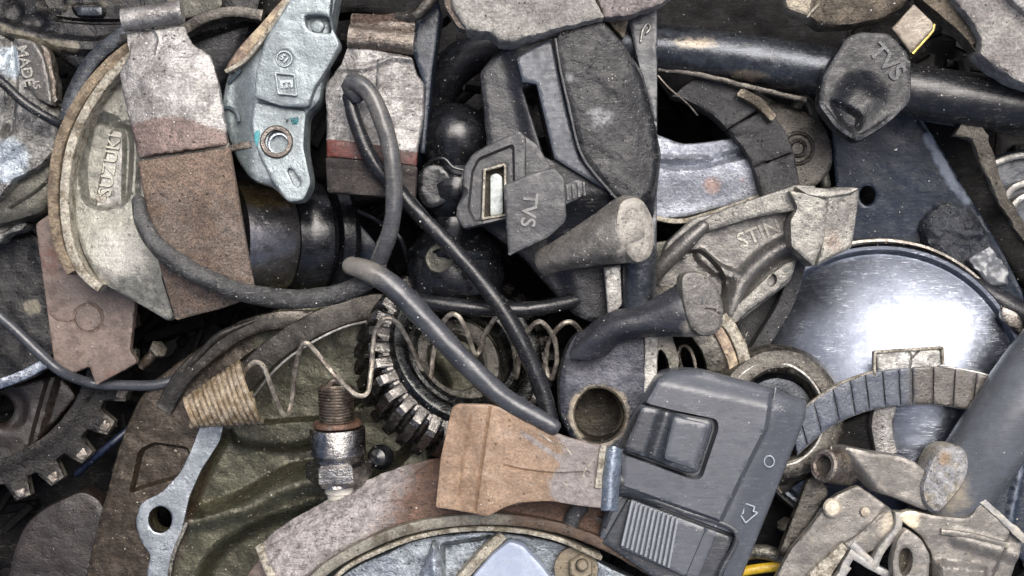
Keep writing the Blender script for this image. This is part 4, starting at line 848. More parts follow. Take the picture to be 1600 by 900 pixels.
# gear
t = thing('helical_gear', 'blackened gear wheel with broad worn teeth, centre left under the cables', 'gear', (700, 590, -100))
ax = np.array([35, 40, 80.0]); NT = 34
def teeth(a, s, r):
    f = ss(.12, .4, .5 + .5 * np.cos((a) * NT + s * .008)); return np.where(r > 128, r - 14 * (1 - f), r)
gc = (728, 548, 0)
lathe('toothed_wheel', 'gear_steel', gc, ax, [(-92, 100), (-92, 140), (-88, 156), (-60, 157), (-30, 157), (-8, 156), (-2, 150), (0, 141), (2, 126), (0, 110), (-10, 104), (-60, 100)], NT * 12, par=t, ring=True, radf=teeth, nz=1.5,
      sharp=30)
lathe('hub_ring', 'gear_dark', gc, ax, [(-20, 96), (8, 98), (14, 102), (18, 112), (16, 122), (6, 126), (-20, 126)], 90, par=t, ring=True, nz=.8)
lathe('inner_ring', 'gear_dark', gc, ax, [(-40, 76), (-8, 76), (-2, 80), (0, 88), (-4, 94), (-40, 95)], 90, par=t, ring=True, nz=.8)
lathe('hub_core', 'ring_olive', gc, ax, [(-90, 46), (-44, 48), (-40, 52), (-38, 70), (-44, 78), (-90, 78)], 60, par=t, ring=True, nz=2)
# spark plug
t = thing('spark_plug', 'old spark plug standing upright with rusty thread and stained metal shell', 'spark plug', (523, 690, 0))
ax = (.03, -1, -.12); q = []
for k in range(13):
    s = 4 + k * 4.6; q += [(s, 24.5), (s + 1.2, 27.5), (s + 2.4, 27.5), (s + 3.6, 24.5)]
o3 = (524, 600, 34)
lathe('thread', 'plug_thread', o3, ax, [(0, 0), (0, 22)] + q + [(66, 24), (66, 0)], 40, par=t, nz=.6, sharp=50)
tube('electrode', 'plug_thread', [(512, 604, 48), (522, 595, 52), (534, 600, 48)], 5, 8, par=t, sp=3)
lathe('gasket', 'plug_rust', o3, ax, [(58, 26), (58, 35), (61, 37), (65, 37), (67, 34), (67, 26)], 40, par=t, ring=True, nz=1)
lathe('shell', 'plug_steel', o3, ax, [(68, 0), (68, 41), (71, 43), (108, 43), (112, 40), (116, 39), (119, 39), (119, 0)], 48, par=t, nz=1, tint=lambda V: 1 - ss(-222, -210, V[:, 1]) if False else 0 * V[:, 1])
def hexr(a, s, r): 
    k = np.pi / 3; b = (a % k) - k / 2; return np.where(r > 42, r / np.cos(b) * .92, r)
lathe('hexagon', 'plug_steel', o3, ax, [(119, 0), (119, 43), (124, 49), (146, 49), (152, 43), (156, 41), (158, 0)], 48, par=t, radf=hexr, nz=1)
lathe('insulator', 'ceramic', o3, ax, [(158, 0), (158, 23), (170, 24), (172, 20), (195, 19), (210, 18), (210, 0)], 36, par=t)

# spring
t = thing('conical_spring', 'rusty conical coil spring with its wire pulled out in long waves', 'spring', (340, 620, 0))
A = W(293, 646, 34); B = W(392, 612, 26); axv = (B - A) / np.linalg.norm(B - A); Lc = np.linalg.norm(B - A)
u = np.cross(axv, [0, 0, 1]); u /= np.linalg.norm(u); v = np.cross(axv, u); pts = []
for k in range(12 * 14 + 1):
    f = k / (12 * 14); a = f * 12 * 2 * math.pi; r = 20 + 29 * f + random.Random(k // 14).uniform(-.8, .8)
    pts.append(A + axv * Lc * f + r * (math.cos(a) * u + math.sin(a) * v))
tube('coiled_cone', 'spring_rust', pts, 4.8, 8, par=t, nz=.8, sp=5, world=True)
wv = [(385, 578, 40), (398, 566, 46), (412, 574, 48), (424, 606, 40), (438, 640, 24), (448, 648, 18), (455, 630, 14), (460, 585, 26), (468, 548, 44), (478, 536, 50), (492, 548, 48), (520, 582, 50), (545, 608, 60), (560, 618, 60),
      (574, 614, 58), (580, 580, 50), (584, 530, 52), (594, 503, 60), (608, 497, 62), (624, 508, 58), (644, 545, 44), (662, 585, 36), (672, 590, 30), (676, 560, 26), (684, 520, 34), (700, 494, 44), (716, 494, 46), (730, 520, 40), (741, 552, 30),
      (748, 550, 26), (758, 522, 34), (774, 498, 44), (786, 500, 40), (800, 530, 20), (806, 570, 12), (806, 590, 10), (812, 560, 20), (820, 525, 40), (838, 504, 52), (852, 508, 50), (866, 530, 40), (870, 562, 30), (862, 592, 22), (853, 575, 20), (856, 540, 30), (872, 512, 44), (890, 503, 46), (906, 516, 30), (912, 540, 10)]
tube('stretched_wire', 'spring_wire', [(x, y, z + 1.0 * (z - 36)) for x, y, z in wv], 3.9, 8, par=t, nz=.8, sp=4)

# ================================================================== CABLES
o = tube('thick_cable', 'cable_grey', [(560, 152, 96), (545, 134, 104), (556, 128, 112), (578, 146, 116), (598, 190, 118), (611, 240, 118), (616, 300, 116), (612, 350, 110), (600, 388, 96), (590, 412, 84)], [11, 12, 13, 13.5, 13.5, 13, 12.5, 12.5, 13, 13], 20, nz=1.6, tint=lambda s: .3 * ss(.0, .3, s) + .3 * (1 - s))
o.name = 'cable'; tag(o, 'smooth grey cable hooked over the red-banded shoe and hanging down to the cable crossing', 'cable')
o = tube('cable', 'cable_black', [(545, 150, 82), (556, 192, 86), (582, 250, 84), (620, 296, 80), (660, 340, 86), (712, 394, 90), (760, 450, 92), (800, 508, 92), (832, 572, 88), (850, 620, 84), (862, 668, 84)], [10, 11, 12, 12, 12, 12, 12, 13, 13, 13, 12], 18, nz=1.5)
tag(o, 'black cable running diagonally from the red-banded shoe down to the orange plate', 'cable')
o = tube('cable', 'cable_grey', [(546, 415, 122), (575, 424, 132), (612, 446, 136), (650, 484, 138), (700, 538, 138), (745, 584, 140), (790, 624, 142), (835, 650, 146), (866, 668, 148)], [13, 16, 17, 17, 16.5, 16, 15.5, 14.5, 12], 22, nz=1.8, tint=lambda s: .9 * (1 - ss(.05, .28, s)))
tag(o, 'thickest pale grey cable with a blunt end, crossing down to the orange-brown plate', 'cable')
o = tube('cable', 'cable_dirty', [(216, 312, 108), (222, 345, 116), (246, 384, 122), (290, 418, 122), (345, 445, 112), (405, 462, 104), (470, 468, 98), (530, 458, 92), (575, 438, 88), (592, 414, 84)], [9, 12, 13.5, 14, 14, 14.5, 14.5, 14.5, 14, 13], 18, nz=2.2)
tag(o, 'dirty chafed grey cable curving over the brown speckled lining', 'cable')
o = tube('cable', 'cable_black', [(630, 470, 30), (680, 474, 40), (740, 481, 44), (800, 484, 40), (850, 480, 36), (905, 468, 20)], 12, 16, nz=1.4); tag(o, 'short black cable lying level above the stretched spring', 'cable')

# ================================================================== TOP CENTRE AND RIGHT
t = thing('broken_casting', 'rough cream coloured broken casting along the top centre edge', 'casting', (850, 20, 70))
slab('casting_face', 'concrete_cast', rc([(700, -40), (706, 12), (728, 46), (764, 50), (784, 66), (800, 64), (870, 46), (944, 26), (928, -5), (925, -40)], [4, 5, 5, 5, 6, 6, 6, 5, 4, 4], 5), (820, 10, 118, 0, .05), 60, 5, par=t, step=4, nz=5, ns=.04, edge=3)
slab('casting_side', 'dirty_steel', rc([(690, -40), (706, -30), (730, 46), (716, 44), (694, 10)], 3), (708, 10, 108), 40, 3, par=t, nz=2)
slab('casting_flange', 'concrete_cast', rc([(926, -40), (932, -6), (946, 27), (985, 24), (1030, 8), (1060, -12), (1120, -30)], 4, 5), (990, 0, 108, 0, 0), 40, 4, par=t, nz=4, edge=3, step=4, tint=lambda X, Y: 1 + 0 * X)
slab('casting_rib', 'brown_cast', rc([(944, 26), (985, 22), (975, 60), (962, 48)], 3), (965, 40, 70), 30, 3, par=t)
t = thing('handlebar', 'black scratched handlebar tube running across the upper right', 'handlebar', (1300, 120, -60))
def dent(X, Y): return .95 * np.exp(-((X - 1168) / 30) ** 2 - ((Y - 118) / 10) ** 2) + .62 * np.exp(-((X - 1085) / 50) ** 2 - ((Y - 66) / 13) ** 2) + .6 * np.exp(-((X - 1215) / 40) ** 2 - ((Y - 138) / 7) ** 2)
tube('bar', 'gun_metal', [(960, 66, -10), (1040, 76, -8), (1160, 90, -4), (1290, 112, 0), (1420, 140, 0), (1520, 158, 0), (1680, 178, -4)], [36, 36, 37, 39, 40, 42, 44], 40, par=t, nz=1.2, tint=dent)
tube('grip_sleeve', 'cable_black', [(1405, 139, 0), (1520, 158, 0), (1690, 180, -4)], [42, 43.5, 45], 40, par=t, nz=.8)
sweep('weld_line', 'strap_steel', [(1028, 108, 0), (1100, 118, 10), (1180, 138, 8), (1260, 156, 0)], rectp(-4, 4, -10, 2, 2), par=t, nz=2)
# key
t = thing('ignition_key', 'black plastic ignition key marked TVS with a short brass blade', 'key', (1350, 130, 60))
hd = rc([(1322, 56), (1345, 48), (1392, 50), (1424, 84), (1424, 160), (1386, 196), (1340, 225), (1306, 204), (1277, 165), (1284, 118)], [10, 8, 12, 12, 12, 14, 12, 12, 10, 12], 4)
slab('key_head', 'key_black', hd, (1350, 130, 78, 0, 0), 26, 8, par=t, step=4, nz=1.5,
     rel=lambda X, Y: -12 * ss(-4, 34, sdf(X, Y, cat([(1300, 150), (1330, 110), (1372, 120), (1392, 160), (1350, 200), (1312, 192)], True, 6), (-4, 34))) - 12 * ss(-3, 8, sdf(X, Y, cat([(1298, 158), (1322, 162), (1348, 180), (1340, 204), (1318, 194)], True, 6), (-3, 8))) + ridge(X, Y, [(1424, 100), (1423, 158), (1386, 190), (1342, 216), (1308, 198), (1282, 166)], 5, 5, 3))
text('TVS', 'key_black', (1350, 130, 79, 0, 0), 1385, 97, 38, 48, 2.5, t, bold=.02)
kb = slab('key_blade', 'brass', rc([(1394, 44), (1428, 6), (1459, 36), (1458, 46), (1424, 83)], [2, 2, 5, 5, 2]), (1425, 45, 84, 0, 0), 8, 1.5, par=t, nz=1, step=5)
sweep('blade_edge', 'brass_edge', [(1460, 38, 82), (1458, 48, 82), (1426, 84, 82)], rectp(-2, 2, -8, 2, 1), par=kb, tint=lambda s: 1 + 0 * s)
t = thing('brown_casting', 'brown metal casting at the top edge left of the key blade', 'casting', (1330, 10, 40))
slab('casting_body', 'brown_cast', rc([(1215, -40), (1232, 14), (1262, 24), (1284, 42), (1330, 40), (1380, 30), (1410, 12), (1430, -10), (1430, -40)], 6, 5), (1320, 0, 74), 50, 10, par=t, nz=4, step=5, rel=lambda X, Y: -8 * (1 - ss(1262, 1272, X + Y * .4 - 6)), tint=lambda X, Y: 1 - ss(1262, 1275, X))
tube('casting_edge', 'cream_edge', [(1262, 26, 76), (1270, 16, 78), (1280, 6, 78)], 1.8, 6, par=t)
t = thing('broken_bracket', 'heavy grey broken bracket filling the top right corner', 'bracket', (1560, 40, 60))
slab('bracket_face', 'concrete_cast', rc([(1470, -40), (1490, 0), (1518, 30), (1534, 62), (1530, 84), (1556, 106), (1600, 132), (1680, 160), (1680, -40)], 8, 5), (1570, 50, 92, 0, 0), 60, 6, par=t, nz=5, edge=3, step=5, tint=lambda X, Y: .4 + 0 * X,
     rel=lambda X, Y: 8 * ss(0, 20, (X - 1545) - (Y + 10) * 1.0))
slab('bracket_side', 'brown_cast', rc([(1428, -40), (1440, 0), (1460, 16), (1500, 50), (1530, 84), (1520, 70), (1540, 62), (1518, 28), (1486, -10), (1475, -40)], 3, 5), (1490, 20, 70), 40, 3, par=t, nz=3)
slab('bracket_boss', 'pale_steel', rc([(1560, -40), (1580, 0), (1612, 30), (1680, 50), (1680, -40)], 10), (1610, 0, 112), 16, 6, par=t, nz=2)

# shoe below handlebar
t = thing('brake_shoe', 'silver brake shoe with a thick dark lining, below the handlebar', 'brake shoe', (1130, 240, -80))
slab('shoe_face', 'silver_blue', cat([(1010, 215), (1070, 224), (1140, 216), (1180, 208), (1200, 260), (1192, 305), (1120, 326), (1060, 340), (1010, 330)], True, 7), (1110, 270, -38, 0, 0), 40, 6, par=t, nz=2.5, step=5,
     rel=lambda X, Y: -ridge(X, Y, [(1020, 254), (1080, 258), (1160, 240)], 5, 12, 5) - 8 * (1 - ss(240, 250, Y)) + 10 * ss(330, 260, Y), tint=lambda X, Y: boss(X, Y, 1112, 288, 14, .8, 12) + boss(X, Y, 1160, 280, 12, .4, 10))
P0 = [(1050, 150), (1078, 158), (1110, 178), (1140, 204), (1165, 236), (1178, 264), (1190, 300), (1200, 340)]
P1 = [(1090, 118), (1130, 128), (1166, 146), (1200, 168), (1226, 202), (1242, 240), (1250, 285), (1262, 330)]
for i, (a, b) in enumerate(((0, 2.9), (2.95, 4.9), (4.95, 6.98))):
    def seg(Pq, a, b): 
        q = np.array(Pq, float); s = np.linspace(a, b, 8); return np.stack([np.interp(s, range(len(q)), q[:, k]) for k in (0, 1)], -1)
    slab('lining_block', 'dark_lining', resample(np.vstack([seg(P0, a, b), seg(P1, a, b)[::-1]]), 6), (1160, 210, -6 + i * 2), 44, 4, par=t, nz=4, ns=.06, step=4, edge=2)
sweep('shoe_edge', 'cream_edge', [(1012, 338, -30), (1060, 346, -30), (1110, 334, -30), (1190, 306, -30)], rectp(-4, 4, -20, 0, 2), par=t, nz=2)
slab('lining_stub', 'brown_cast', rc([(1150, 148), (1160, 137), (1190, 152), (1214, 180), (1206, 190), (1180, 165)], 3), (1180, 162, 12), 24, 2, par=t)
o = slab('hub_plate', 'ring_dark', cat([(1200, 165), (1250, 170), (1290, 200), (1300, 260), (1260, 300), (1225, 290), (1230, 230)], True), (1255, 230, -44), 30, 6, nz=2,
     rel=lambda X, Y: ridge(X, Y, circ(1246, 232, 24).tolist(), 2, 3, 1.5) + ridge(X, Y, circ(1246, 232, 12).tolist(), 2, 3, 1.5)); tag(o, 'small dark round plate between the dark lining and the blue-black sheet', 'plate')
o = tube('bent_rod', 'old_olive', [(1180, 150, -70), (1230, 178, -60), (1262, 160, -60), (1290, 290, -66)], 9); o.name = 'steel_rod'; tag(o, 'bent brown rod in the gap under the handlebar', 'rod')
o = slab('back_plate', 'gap_shade_black', rc([(1020, -20), (1320, -20), (1330, 80), (1300, 200), (1050, 160), (1020, 120)], 10), (1170, 60, -140), 40, 8, nz=5); tag(o, 'black plate deep behind the handlebar at the top right of centre', 'plate')

# block casting
t = thing('caliper_bracket', 'pale cast aluminium caliper bracket with raised letters and a square block end', 'bracket', (1190, 380, -20))
slab('bracket_web', 'cast_grey', rc([(1030, 430), (1040, 380), (1085, 340), (1150, 325), (1245, 330), (1252, 385), (1236, 440), (1160, 500), (1120, 530), (1020, 480)], 8, 6), (1150, 410, 20, 0, 0), 40, 4, par=t, step=5, nz=1.2,
     rel=lambda X, Y: -16 * ss(-2, 4, sdf(X, Y, cat([(1030, 400), (1080, 392), (1100, 395), (1130, 430), (1125, 470), (1060, 470), (1020, 450)], True, 6), (-2, 4))) + ridge(X, Y, [(1140, 490), (1160, 440), (1200, 400), (1240, 380)], 12, 14, 9)
     + ridge(X, Y, [(1095, 398), (1120, 420), (1145, 430)], 8, 8, 4))
slab('top_beam', 'cast_alu', rc([(1062, 372), (1090, 348), (1130, 326), (1190, 306), (1244, 288), (1276, 290), (1270, 318), (1240, 330), (1180, 340), (1120, 358), (1070, 376), (1064, 396), (1076, 402), (1064, 406), (1056, 392)], [3] + [5] * 14, 5), (1170, 330, 50, .12, 0), 40, 5, par=t, nz=2.5, step=4)
slab('block_front', 'cast_alu', rc([(1232, 296), (1272, 304), (1296, 312), (1290, 372), (1272, 418), (1252, 400), (1236, 386), (1234, 345), (1246, 325)], 6, 5), (1262, 350, 78, 0, 0), 60, 5, par=t, nz=3, step=4)
slab('block_side', 'cast_alu', rc([(1290, 308), (1302, 292), (1342, 292), (1344, 302), (1338, 350), (1332, 388), (1276, 416), (1286, 375)], [5, 4, 6, 3, 4, 6, 5, 4], 5), (1312, 350, 74, -.15, 0), 60, 5, par=t, nz=3, step=4, tint=lambda X, Y: boss(X, Y, 1302, 378, 24, .5, 18), rel=lambda X, Y: -boss(X, Y, 1315, 316, 4, 3, 2))
slab('block_top', 'cast_alu', rc([(1240, 290), (1300, 294), (1344, 293), (1330, 302), (1292, 310), (1262, 304)], 4, 5), (1290, 300, 78, 0, .3), 14, 3, par=t, nz=1.5)
text('STIN', 'cast_grey', (1150, 410, 20, 0, 0), 1186, 366, 34, -22, 1.6, t, bold=.01)
slab('ear', 'cast_alu', rc([(1140, 500), (1150, 478), (1190, 440), (1225, 412), (1245, 404), (1240, 428), (1210, 458), (1170, 486), (1150, 506)], 5, 5), (1190, 450, 34), 30, 5, par=t, nz=2, holes=[circ(1207, 438, 6, 9, 12, .3)], step=4)
tube('cotter_lever', 'cast_grey', [(1010, 450, 30), (1035, 415, 44), (1070, 380, 50), (1100, 352, 50)], [10, 13, 13, 9], 14, par=t, nz=1.5)
slab('web_back', 'old_olive', rc([(1010, 380), (1080, 370), (1160, 400), (1150, 520), (1010, 500)], 6), (1080, 440, -12), 20, 4, par=t)
o = sweep('frayed_belt', 'dark_lining', [(1250, 395, 0), (1240, 440, 0), (1225, 480, 0), (1195, 530, 0), (1170, 570, -10)], rectp(-12, 12, -30, 2, 3), nz=4); tag(o, 'frayed black fabric strip hanging below the square block end', 'strip')
o = slab('clutch_lining', 'dark_lining', rc([(1150, 500), (1225, 440), (1240, 480), (1200, 545), (1160, 560)], 8), (1195, 500, -40), 20, 4, nz=5, ns=.08); tag(o, 'rough black lining piece in the gap left of the chrome dome', 'lining')

# blue-black sheet
t = thing('steel_sheet', 'smooth blue-black steel sheet with one small hole, right of centre', 'steel sheet', (1420, 300, -90))
slab('sheet', 'sheet_blue', rc([(1296, 180), (1440, 180), (1500, 270), (1560, 380), (1600, 460), (1600, 520), (1340, 420), (1306, 300)], 8), (1430, 300, -105, .15, -.12), 14, 3, par=t, step=7, nz=1.5, holes=[circ(1355, 306, 12, 15, 18)],
     rel=lambda X, Y: -20 * ss(-6, 10, (X - 1450) - (Y - 200) * .62), tint=lambda X, Y: .75 * ridge(X, Y, [(1450, 215), (1475, 260), (1490, 290), (1510, 312)], 9, 1, 7))
slab('sheet_shadow_strip', 'gap_shade_black', rc([(1440, 180), (1500, 182), (1580, 300), (1640, 400), (1640, 470), (1590, 440), (1500, 300)], 8), (1540, 310, -98), 30, 8, par=t, nz=4)  # black strip, shade beside the sheet given as a solid
t = thing('rubber_bellows', 'crumpled dark rubber sleeve end with a torn pale lip, above the chrome dome', 'rubber sleeve', (1500, 360, -60))
slab('sleeve', 'sleeve_rubber', rc([(1438, 350), (1470, 312), (1512, 322), (1540, 362), (1572, 420), (1562, 446), (1520, 448), (1478, 420), (1448, 388)], 14), (1505, 385, -84, 0, 0), 26, 14, par=t, step=4, nz=14, ns=.045, edge=4, rel=lambda X, Y: 12 * (1 - (((X - 1500) + (Y - 380)) * .5 / 60) ** 2))
slab('torn_lip', 'pipe_grey', rc([(1512, 404), (1548, 380), (1578, 428), (1574, 446), (1548, 448)], 6), (1546, 418, -58, 0, 0), 16, 4, par=t, nz=6, ns=.06, edge=5, step=4)
o = sweep('braided_strap', 'mesh_wire', [(1500, 196, 10), (1530, 215, 10), (1548, 262, 0), (1572, 320, -6), (1605, 370, -10), (1640, 410, -20)], rectp(-11, 11, -12, 3, 4), nz=5, taper=lambda s: 1.5 - .9 * s ** .5); tag(o, 'frayed braided metal strap hanging from the handlebar near the right edge', 'strap')
t = thing('finned_cover', 'finned blue-grey cover with pale ribs at the right edge below the handlebar', 'cover', (1590, 280, -90))
slab('cover_face', 'sheet_blue', rc([(1540, 250), (1580, 236), (1680, 220), (1680, 400), (1610, 380), (1560, 300)], 10), (1600, 300, -72), 40, 8, par=t, nz=2)
for p_ in ([(1548, 258, -56), (1590, 244, -54), (1680, 236, -54)], [(1566, 318, -56), (1590, 290, -52), (1680, 270, -52)], [(1574, 334, -52), (1600, 308, -50), (1680, 290, -50)]):
    sweep('rib', 'pale_rim', p_, rectp(-6, 6, -14, 6, 4), par=t, nz=1)
o = tube('far_cable', 'black_plastic', [(1480, 430, -80), (1560, 470, -70), (1640, 520, -70)], 20, nz=1); o.name = 'rubber_hose'; tag(o, 'dark rubber hose at the right edge just above the chrome dome rim', 'hose')

# ================================================================== CHROME DOME
t = thing('chrome_cover', 'large shiny chrome dome cover with a bright rim, right side', 'chrome cover', (1385, 608, -120))
ax = (.05, .05, 1)
dome = [(30 - .0009 * r * r + (0 if r < 200 else 0), r) for r in range(0, 206, 8)][::-1]
prof = [(-50, 0), (-50, 226), (-20, 230), (-8, 230), (-3, 227), (-4, 222), (-10, 219)] + [(40 - .00115 * r * r, r) for r in (215, 204, 190, 175, 160, 140, 120, 100, 80, 60, 40, 20, 8, 0)]
lathe('dome', 'chrome', (1378, 606, -38), (-.12, .10, 1), prof, 128, par=t, nz=.8, tint=lambda V: .6 * np.exp(-(((V[:, 0] - 700) / 70) ** 2 + ((V[:, 1] + 60) / 70) ** 2)))  # paler patch on the right paints a highlight into the chrome colour
lathe('rolled_lip', 'chrome_lip', (1378, 606, -52), ax, [(-20, 228), (2, 231), (6, 234), (5, 238), (-4, 241), (-20, 241)], 128, par=t, ring=True, nz=1.5)
o = slab('mounting_ear', 'chrome_lip', rc([(1566, 478), (1590, 488), (1600, 505), (1600, 530), (1580, 512), (1564, 496)], 5), (1584, 500, -10), 12, 3, par=t, nz=2)
# lower chrome piece under the friction ring
t = thing('chrome_bowl', 'curved chrome bowl piece with a sandblasted edge, inside the friction ring', 'chrome bowl', (1430, 680, -60))
slab('bowl', 'chrome', cat([(1358, 655), (1400, 625), (1520, 630), (1515, 690), (1480, 740), (1420, 728), (1366, 700)], True, 6), (1430, 680, 26, 0, 0), 30, 5, par=t, step=5, nz=1, rel=lambda X, Y: -30 * ((X - 1450) / 90) ** 2 - .05 * (Y - 630), tint=lambda X, Y: .6 * ss(1440, 1510, X + (640 - Y)))
sweep('sandblasted_edge', 'pale_steel', [(1385, 630, 30), (1377, 665, 30), (1385, 710, 28)], rectp(-17, 16, -20, 3, 4), par=t, nz=1)
slab('backing', 'gap_shade_black', rc([(1230, 690), (1340, 650), (1372, 640), (1372, 720), (1300, 730), (1240, 760)], 8), (1300, 700, 14), 30, 6, par=t, nz=4)

# friction ring
t = thing('clutch_plate', 'curved clutch friction plate with grey segmented pads and one square tab', 'clutch plate', (1400, 620, 10))
O = cat([(1236, 668), (1262, 632), (1312, 600), (1370, 579), (1440, 571), (1500, 575), (1560, 590), (1620, 620)], sp=6); I = cat([(1246, 712), (1290, 674), (1330, 652), (1378, 638), (1440, 633), (1490, 637), (1540, 652), (1600, 690)], sp=6)
def at(C, f):
    L = np.concatenate([[0], np.cumsum(np.linalg.norm(np.diff(C, axis=0), axis=1))]); s = np.atleast_1d(f) * L[-1]
    return np.stack([np.interp(s, L, C[:, k]) for k in (0, 1)], -1)
fs = np.linspace(0, 1, 60)
plc = (1400, 620, 48, 0, 0)
slab('core_plate', 'pale_rim', resample(np.vstack([at(O, fs), at(I, fs)[::-1]]), 7), plc, 8, 1.5, par=t)
cuts = [0, .055, .13, .215, .285, .345, .41, .47, .52, .60, .68, .76, .84, .92, 1]
for a, b in zip(cuts[:-1], cuts[1:]):
    f = np.linspace(a + .0025, b - .0025, 9); o1, i1 = at(O, f), at(I, f); m = (o1 + i1) / 2
    q = np.vstack([m + (o1 - m) * .93, (m + (i1 - m) * .95)[::-1]])
    slab('friction_pad', 'friction', resample(q, 6), (1400, 620, 55, 0, 0), 8, 1.5, par=t, step=6, nz=1.2, tint=lambda X, Y, a=a: ss(1395, 1450, X))
slab('drive_tab', 'pale_rim', rc([(1368, 551), (1390, 547), (1470, 544), (1472, 572), (1440, 576), (1372, 584)], 3), (1420, 560, 52, 0, 0), 14, 2, par=t, nz=2, step=4, edge=1, rel=lambda X, Y: -ridge(X, Y, [(1418, 546), (1424, 558), (1420, 580)], 1.2, 3, 1) - ridge(X, Y, [(1438, 546), (1424, 560)], 1, 3, 1))
sweep('tab_rim', 'cream_edge', corners([(1366, 588, 53), (1367, 550, 54), (1472, 543, 54), (1474, 570, 53)]), rectp(-2, 2, -10, 3, 1), par=t, nz=1)
sweep('plate_edge', 'cream_edge', [(1246, 652, 52), (1272, 626, 52), (1316, 598, 52), (1366, 580, 52)], rectp(-1.5, 1.5, -10, 2, 1), par=t)

# ================================================================== LOWER MIDDLE
t = thing('brake_shoe', 'large brake shoe at the bottom with scored pinkish brown lining and silver inside', 'brake shoe', (700, 850, 0))
loft('brake_lining', 'pink_lining', [
    [(404, 852, 10), (450, 815, 14), (520, 776, 16), (600, 738, 18), (680, 714, 18), (760, 706, 10), (860, 716, 0), (960, 750, -10)],
    [(414, 878, 46), (480, 830, 52), (550, 790, 56), (620, 765, 58), (700, 748, 58), (780, 746, 54), (880, 760, 46), (990, 800, 36)],
    [(440, 930, 70), (500, 880, 78), (570, 838, 82), (640, 814, 84), (720, 802, 84), (800, 800, 82), (900, 822, 76), (1010, 868, 66)]], 22, 90, 30, 4, par=t, nz=3, ns=.04,
    rel=lambda X, Y: 4 * fbm((X + Y * .2) * .008, (Y + X * .52) * .1, 31, 3) + 1.5 * fbm((X + Y * .2) * .02, (Y + X * .52) * .4, 33, 2), tint=lambda X, Y: ss(560, 700, X + (Y - 760) * .5))
sweep('lining_end', 'cream_edge', [(404, 852, 20), (416, 882, 50), (440, 934, 76)], rectp(-6, 7, -16, 1, 2), par=t, nz=2)
sweep('shoe_table_edge', 'olive_rim', [(452, 945, 84), (510, 888, 88), (575, 850, 90), (645, 824, 92), (725, 812, 92), (800, 812, 92), (880, 826, 90), (960, 858, 86), (1040, 905, 80)], rectp(-8, 9, -50, 4, 3), par=t, nz=2.5, tint=lambda s: ss(.45, .7, s))
sweep('table_inner_edge', 'cream_edge', [(490, 945, 80), (535, 892, 84), (590, 862, 86), (655, 838, 88), (725, 827, 88), (800, 828, 88), (870, 842, 86), (940, 872, 80)], rectp(-3, 4, -40, 2, 2), par=t, nz=2)
slab('shoe_web', 'web_silver', cat([(500, 940), (540, 896), (600, 864), (660, 842), (730, 832), (800, 834), (870, 848), (940, 880), (1010, 930), (900, 990), (600, 990)], True, 7), (720, 900, 48, 0, 0), 40, 4, par=t, step=5, nz=3,
     rel=lambda X, Y: -10 * ss(-3, 6, sdf(X, Y, rc([(690, 850), (770, 838), (740, 880), (712, 910), (700, 960), (690, 960)], 6), (-3, 6))), tint=lambda X, Y: .4 * ss(900, 780, X))
slab('fin', 'web_silver', rc([(676, 846), (682, 850), (696, 905), (700, 960), (640, 960), (655, 900)], 3, 4), (675, 900, 76, 0, 0), 40, 6, par=t, nz=2, step=4, rel=lambda X, Y: -.7 * np.abs(X - 676 - (Y - 850) * .06), tint=lambda X, Y: 1 + 0 * X)
sweep('boss_side', 'cream_edge', [(786, 836, 70), (750, 872, 74), (716, 912, 74), (690, 960, 70)], rectp(-8, 8, -40, 3, 3), par=t, nz=1.5)
slab('machined_boss', 'white_face', rc([(796, 846), (816, 852), (846, 884), (880, 930), (880, 980), (700, 980), (740, 900), (770, 866)], [5, 5, 5, 5, 4, 4, 4, 4]), (790, 900, 94, 0, 0), 40, 3, par=t, step=7)
t = thing('hex_nut', 'small oily brown nut and stud at the bottom edge inside the large shoe', 'nut', (903, 888, 60))
lathe('washer', 'nut_brown', (900, 888, 62), (0, 0, 1), [(0, 10), (0, 34), (5, 33), (6, 10)], 40, par=t, ring=True, nz=1)
lathe('nut', 'nut_brown', (906, 886, 68), (.1, .1, 1), [(0, 0), (0, 20), (14, 20), (17, 17), (17, 0)], 6, par=t, nz=1)
lathe('stud', 'nut_brown', (908, 882, 80), (.1, .1, 1), [(0, 0), (0, 9), (3, 10), (6, 8), (9, 10), (12, 8), (15, 9), (18, 6), (18, 0)], 20, par=t)
o = slab('liner_chip', 'pad_brown', rc([(384, 900), (410, 866), (440, 920), (450, 960), (370, 960)], 6), (410, 920, -10), 30, 4, nz=2); o.name = 'brake_pad'; tag(o, 'pinkish brown pad corner at the bottom edge left of the large shoe', 'brake pad')
o = slab('plate_shadow_slab', 'dark_brown', rc([(740, 800), (780, 790), (900, 800), (960, 812), (950, 850), (880, 826), (800, 812)], 6), (850, 815, 62), 40, 4, nz=2); tag(o, 'dark brown slab added for the shadow under the orange-brown plate', 'shadow slab')  # dark slab stands in for the shadow below the plate
o = tube('stud_rod', 'cable_dirty', [(908, 790, 80), (896, 806, 82), (890, 824, 80)], 12, nz=2); o.name = 'threaded_stud'; tag(o, 'short dirty threaded stud between the orange plate and the large shoe', 'stud')
o = lathe('ball_bolt', 'black_gloss', (596, 714, 0), (-.2, .1, 1), [(0, 0), (0, 20), (12, 19), (22, 12), (26, 0)], 28); tag(o, 'small black ball bolt right of the spark plug', 'bolt')

